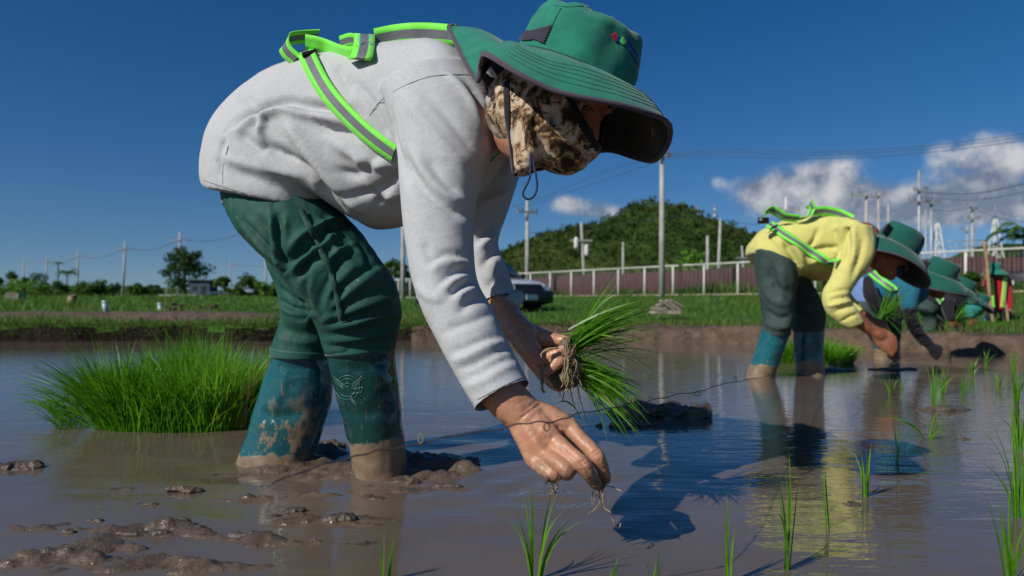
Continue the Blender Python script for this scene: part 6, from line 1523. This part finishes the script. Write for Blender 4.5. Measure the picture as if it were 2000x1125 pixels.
for i, (px, py, hp_, n, sp_, lab, lean) in enumerate([
    (752, 1135, 100, 3, 22, 'two-bladed seedling at the bottom edge below the near boot', .02), (1045, 1135, 190, 8, 70, 'seedling clump at the bottom edge under the planting hand', .03),
    (1192, 1150, 60, 3, 20, 'short blade tip at the bottom edge right of the planting hand', .1), (1275, 1150, 70, 3, 20, 'lone blade tip at the bottom edge below the worker\'s shadow', .2),
    (1424, 1140, 175, 4, 26, 'upright seedling at the bottom edge left of the yellow reflection', .03), (1540, 1112, 225, 8, 60, 'tallest foreground seedling clump over the yellow reflection', .1),
    (1615, 1030, 150, 3, 20, 'single broad blade just right of the tallest foreground clump', -.08), (1690, 970, 110, 5, 40, 'seedling with an arched blade over the yellow reflection', .02),
    (1755, 905, 90, 4, 55, 'thin splayed seedling above the arched one', .05), (1740, 772, 42, 8, 16, 'small clump nearest the yellow worker\'s hand', 0), (1762, 762, 34, 5, 10, 'tiny clump right of the one nearest the yellow worker\'s hand', 0),
    (1822, 800, 95, 9, 32, 'dense clump in the middle of the second row', .05), (1843, 770, 60, 8, 22, 'clump behind the dense middle one', 0), (1812, 858, 60, 6, 60, 'low splayed clump in the teal reflection', 0), (1898, 735, 40, 8, 18, 'small clump right of the middle of the row', 0),
    (1925, 712, 34, 8, 18, 'small clump near the bank under the standing worker', .1), (1855, 700, 26, 6, 12, 'tiny clump by the teal worker\'s gloved hand', 0), (1975, 1150, 200, 7, 55, 'tall seedling at the lower right corner', -.12),
    (1988, 1010, 210, 10, 60, 'dense tall seedling at the right edge, middle height', .0), (1990, 880, 150, 9, 40, 'seedling at the right edge above the dense tall one', .0), (1985, 790, 100, 9, 30, 'seedling at the right edge beside the bank reflection', .0), (1978, 738, 60, 8, 22, 'farthest seedling at the right edge', 0),
    (1950, 760, 40, 6, 16, 'thin clump left of the farthest right-edge seedling', 0), (1880, 770, 40, 5, 16, 'sparse clump between the middle and right rows', 0)]):
    plant(px, py, hp_ * 1.08, int(n * 1.35) + 1, sp_ * 1.5, lab, 100 + i, lean, .0046 if py > 900 else .0054)
# floating cut blade
q = PW(1780, 927); v, f = blades([q + [-.03, 0, .004]], [q + [.13, .0, .004]], [.006], [(0, .004, 0)], 6); v[:, 2] = .004 + .002 * np.sin(v[:, 0] * 60); tag(mk('floating_leaf', v, f, MAT['rice']), 'loose rice blade floating flat on the water', 'leaf')
# nursery bundles standing in the water
def nursery(name, label, px0, px1, py, depth, hgt, n, seed, width, mat='rice'):
    rs = np.random.default_rng(seed); q0, q1 = PW(px0, py), PW(px1, py); cx = (q0[0] + q1[0]) / 2; hx = (q1[0] - q0[0]) / 2; Y0 = q0[1] + depth / 2
    u = rs.uniform(-1, 1, n); w = rs.uniform(-1, 1, n); r = np.sqrt(u * u + w * w); k = r > 1; u[k] /= r[k] * 1.02; w[k] /= r[k] * 1.02
    b = np.column_stack([cx + u * hx, Y0 + w * depth / 2, np.full(n, -.02)])
    h = hgt * np.clip(rs.normal(.84, .15, n), .4, 1.15) * (1 - .15 * r) * (1 + .10 * np.sin(u * 5 + w * 3 + seed))
    out = np.column_stack([u * .35 + rs.normal(0, .26, n), w * .22 + rs.normal(0, .24, n), np.ones(n)])
    out[:, 0] -= .9 * np.clip(-u - .72, 0, 1) * rs.uniform(0, 3.0, n)
    t = b + out * h[:, None]; t[:, 2] = b[:, 2] + h * np.clip(1 - .35 * np.abs(out[:, 0]), .35, 1)
    d = np.column_stack([-out[:, 0] * h * .16, -out[:, 1] * h * .16, h * .06])
    v, f = blades(b, t, width * rs.uniform(.7, 1.3, n), d, 5)
    o = mk(name, v, f, RICE3, midx=mixb(f, n, seed)); tag(o, label, 'rice bundle'); return o
nursery('rice_bundle', 'large dense bundle of bright rice seedlings standing in the water at left', 140, 507, 846, .34, .312, 5800, 1, .0041)
nursery('rice_bundle', 'bundle of rice seedlings standing behind the yellow worker\'s legs', 1530, 1692, 712, .45, .205, 1700, 2, .0065, 'rice_far')
nursery('rice_bundle', 'small round bundle of seedlings on the far left bank', 162, 208, 625, .35, .11, 420, 3, .009, 'rice_far')
# blades splayed over the water at the left of the big bundle
b = []; t = []; d = []; rs = np.random.default_rng(6)
for k in range(120):
    s = PW(rs.uniform(110, 200), rs.uniform(818, 842)); e = PW(rs.uniform(-30, 100), rs.uniform(810, 845)); e[2] = rs.uniform(.0, .14); b.append(s); t.append(s + (e - s) * rs.uniform(.5, 1)); d.append((0, 0, rs.uniform(.01, .05)))
v, f = blades(b, t, .0042, d, 6); tag(mk('rice_leaves', v, f, MAT['rice']), 'loose rice blades splayed over the water left of the big bundle', 'leaves', kind='stuff')
# bunch held in the far hand: soil, roots, two sheaves of leaves
def PB(px, py, Y): return P(px, py, Y - .085)
HB = PB(1108, 705, 1.345)
bunch = empty('rice_bunch', PB(1112, 740, 1.35), 'bunch of muddy-rooted rice seedlings held in the far hand', 'rice bunch')
blob = [ball(PB(1106, 690, 1.355), (.016, .022, .030), 16, 12), ball(PB(1114, 712, 1.35), (.018, .022, .030), 16, 12), ball(PB(1118, 732, 1.345), (.017, .02, .022), 16, 12), ball(PB(1094, 742, 1.348), (.016, .018, .016), 16, 12)]
v, f = fuse(blob, .0028, 2); v = wrinkle(v, f, .006, 75, None, 4, 3); mk('root_ball', v, f, MAT['dirt'], bunch)
rts = []; rs = np.random.default_rng(4)
for k in range(30):
    a = PB(1108 + rs.uniform(-6, 18), 672 + rs.uniform(0, 62), 1.318 + rs.uniform(-.004, .012)); pts = [a]; L = rs.uniform(20, 60)
    for j in range(4):
        a = a + np.array([rs.normal(-.001, .005), rs.normal(0, .004), -L / 1050 / 4 + rs.normal(0, .004)]); pts.append(a)
    rts.append(tubepath(pts, rs.uniform(.0005, .0011), 4, 3))
for path in ([(1090, 678), (1068, 684), (1057, 694), (1060, 712), (1056, 735), (1059, 755), (1062, 768)], [(1085, 680), (1062, 690), (1058, 705), (1061, 728), (1058, 742), (1060, 762)], [(1104, 668), (1106, 690), (1103, 715), (1106, 745)], [(1108, 665), (1110, 700), (1108, 730)]):
    for k in range(2): rts.append(tubepath([PB(x + rs.normal(0, 1.6), y + rs.normal(0, 2), 1.318 + rs.normal(0, .003)) for x, y in path], rs.uniform(.0008, .0015), 5, 4))
v, f = joinm(rts); o = mk('roots', v, f, MAT['root'], bunch); o['kind'] = 'stuff'
def sheaf(c, a0, a1, L0, L1, n, seed, yb=0.0, droop=.10):
    rs = np.random.default_rng(seed); b = []; t = []; d = []
    for k in range(n):
        a = math.radians(rs.normal((a0 + a1) / 2, (a1 - a0) / 3.2)); L = rs.uniform(L0, L1); dy = rs.normal(yb, .28)
        s = c + np.array([rs.normal(0, .006), rs.normal(0, .008), rs.normal(0, .012)]); dirv = np.array([math.cos(a), dy, math.sin(a)])
        b.append(s); g = rs.uniform(.1, 2.2) * droop * L
        t.append(s + dirv * L + np.array([0, 0, -g])); d.append((0, 0, g * .38))
    return blades(b, t, .0040 * rs.uniform(.6, 1.25, n), d, 8)
v, f = sheaf(PB(1115, 682, 1.36), 2, 56, .11, .195, 170, 11, -.05, .22); mk('leaves', v, f, RICE3, bunch, midx=mixb(f, 170, 5, (.62, .36, .02)))
v, f = sheaf(PB(1128, 722, 1.35), -46, 2, .08, .135, 150, 12, -.05, .22); mk('leaves', v, f, RICE3, bunch, midx=mixb(f, 150, 6, (.7, .28, .02)))
b = []; t = []; d = []
for (x0, y0, x1, y1, bx, Yb) in [(1128, 715, 1160, 862, -.012, 1.34), (1130, 725, 1166, 855, .006, 1.34), (1126, 728, 1150, 850, -.02, 1.33), (1140, 735, 1225, 848, .01, 1.33), (1132, 700, 1318, 700, .0, 1.36), (1135, 690, 1275, 720, .01, 1.36), (1140, 690, 1262, 735, .012, 1.35), (1085, 790, 1140, 825, .0, 1.33)]:
    b.append(PB(x0, y0, Yb)); t.append(PB(x1, y1, Yb - .02)); d.append((bx, 0, .018))
v, f = blades(b, t, .0042, d, 8); mk('hanging_leaves', v, f, MAT['rice'], bunch)
# the seedling in the planting hand
sd = empty('pinched_seedling', P(1168, 955, 1.09), 'single seedling with dangling roots pinched in the planting hand', 'rice seedling'); rts = []; rs = np.random.default_rng(8)
for path, r in (([(1172, 944), (1176, 958), (1178, 975), (1181, 992), (1192, 1000), (1196, 1010), (1200, 1022), (1208, 1032), (1213, 1022)], .0011), ([(1170, 946), (1168, 962), (1160, 978), (1166, 988), (1156, 1000), (1150, 1003)], .0009), ([(1174, 946), (1170, 965), (1172, 980), (1162, 995)], .0008), ([(1176, 947), (1192, 950), (1204, 955), (1214, 960)], .0010), ([(1166, 950), (1158, 962), (1156, 976), (1158, 988)], .0006), ([(1172, 950), (1178, 966), (1177, 986)], .0013), ([(1174, 948), (1168, 958), (1170, 972)], .0014)):
    rts.append(tubepath([P(x, y, 1.092 + rs.normal(0, .003)) for x, y in path], r, 5, 4))
v, f = joinm(rts); o = mk('roots', v, f, MAT['root'], sd); o['kind'] = 'stuff'
v, f = ball(P(1172, 949, 1.092), (.008, .006, .006), 12, 8); v = wrinkle(v, np.array(f), .003, 200, None, 3, 2); mk('soil', v, f, MAT['dirt'], sd)
# mud dripping from the hand
for k, (path, rr) in enumerate((([(1091, 922), (1094, 930), (1090, 940), (1086, 950), (1087, 953)], [.0028, .0018, .0014, .0022, .0030]), ([(1070, 934), (1067, 940), (1066, 944)], [.004, .003, .0018]), ([(1079, 965), (1079, 956), (1078, 947), (1078, 944)], [.0075, .0026, .0012, .0016]))):
    v, f = chain([(P(x, y, 1.07 if k < 2 else 1.45), r * (1 if k < 2 else 1.35)) for (x, y), r in zip(path, rr)], 5, 10); tag(mk('mud_drip', v, f, MAT['mud']), ('thread of mud dripping from the ring finger', 'mud drop hanging from the little finger', 'mud splash crown rising from the water below the hand')[k], 'mud drip')
# clods of mud
def clod(px, py, rx, ry, rz, seed, label):
    q = PW(px, py); rs = np.random.default_rng(seed); parts = []
    for k in range(7):
        s = rs.uniform(.35, .7); parts.append(ball(q + np.array([rs.uniform(-.6, .6) * rx, rs.uniform(-.5, .5) * ry, rs.uniform(-.2, .35) * rz]), (rx * s, ry * s, rz * s), 14, 10))
    v, f = fuse(parts, max(.004, rx * .045), 1); v = wrinkle(v, f, rz * .45, 1.6 / rx, None, 4, seed); v = wrinkle(v, f, rz * .16, 6 / rx, None, 3, seed + 1)
    tag(mk('mud_clod', v, f, MAT['clod']), label, 'mud clod', 'clods of mud in the water')
for i, (px, py, rx, ry, rz, lab) in enumerate([(40, 913, .058, .03, .022, 'dark clod alone at the left edge'), (1255, 812, .10, .07, .045, 'broken clod island left part behind the planting hand'), (1325, 815, .11, .07, .055, 'largest clod island right of the planting hand'), (1235, 832, .06, .03, .018, 'flat dark clod before the clod island'),
    (352, 960, .045, .02, .018, 'crumbly clod on the mud left of the far boot'), (350, 1030, .022, .014, .020, 'dark pointed clod on the foreground mud ridge'), (385, 1035, .03, .012, .010, 'low clod right of the pointed one'), (262, 1045, .05, .010, .008, 'long low clod on the foreground mud ridge'), (662, 1016, .035, .018, .018, 'glossy clod below the near boot'),
    (645, 875, .05, .03, .022, 'clod between the two boots'), (850, 905, .11, .05, .020, 'mud heap in the shade right of the near boot'), (790, 940, .05, .02, .012, 'small mud lip at the toe of the near boot'), (185, 1018, .016, .010, .008, 'tiny clod in the left foreground'), (1170, 832, .014, .01, .010, 'tiny clod under the held bunch'),
    (1660, 985, .02, .014, .006, 'flat clod among the foreground seedlings'), (1880, 858, .022, .014, .008, 'small dark clod near the right row'), (1640, 724, .12, .05, .018, 'low mud heap by the yellow worker\'s boots'), (1735, 722, .14, .05, .016, 'low mud heap under the yellow worker\'s hands'), (1835, 800, .10, .05, .02, 'mud lump beside the middle seedling row'), (292, 925, .03, .008, .004, 'thin mud streak before the big bundle'), (95, 1092, .03, .016, .014, 'lumpy clod in the lower left corner'), (560, 1000, .028, .014, .010, 'small clod in the glittering water before the far boot'), (470, 1048, .03, .012, .010, 'small clod on the mud right of the pointed one'),
    (285, 985, .024, .012, .007, 'small flat clod behind the foreground mud ridge'), (735, 975, .03, .014, .008, 'flat mud crumb in front of the near boot'), (870, 950, .034, .014, .009, 'mud crumb trailing right of the near boot\'s toe'), (130, 1040, .02, .01, .008, 'small clod left of the long low one')]): clod(px, py, rx, ry, rz, 40 + i, lab)
# planting guide wire with tied loops
wp = [P(520, 950, .70), P(650, 901, .74), P(720, 886, .76), P(800, 869, .78), P(900, 851, .80), P(1000, 831, .82), P(1070, 824, .84), P(1120, 812, .88), P(1200, 795, .98), P(1240, 786, 1.05), P(1280, 779, 1.14), P(1350, 767, 1.35), P(1390, 757, 1.5), P(1436, 745, 1.75), P(1500, 735, 2.1), P(1550, 722, 2.6), P(1600, 714, 3.1), P(1660, 704, 3.6)]
wr = empty('guide_wire', wp[6], 'thin twisted guide wire with tied loops stretched across the paddy', 'wire')
q = catmull(np.array(wp), 10); q = q + np.array([[.0006 * math.sin(i * 1.3), 0, .0010 * math.sin(i * .9) + .0012 * math.sin(i * .37)] for i in range(len(q))]); v, f = chain([(a, .0009) for a in q], 1, 6, round_ends=False); mk('strand', v, f, MAT['wire_rust'], wr)
for (px, py, Y, r, sy) in [(1068, 834, .84, .0035, 1.3), (1234, 781, 1.04, .0022, 2.4), (1268, 778, 1.1, .0015, 2.0), (1362, 769, 1.38, .0060, .55), (1437, 740, 1.75, .0035, 2.0), (1497, 731, 2.08, .006, .8), (822, 856, .785, .0025, 2.2)]:
    c = P(px, py, Y); v, f = tubepath([c + np.array([r * math.cos(a), .001 * math.sin(a), r * sy * math.sin(a)]) for a in np.linspace(0, 2 * math.pi, 14)], .0007, 5, 2); mk('loop', v, f, MAT['straw' if px in (1234, 822) else 'wire_rust'], wr)
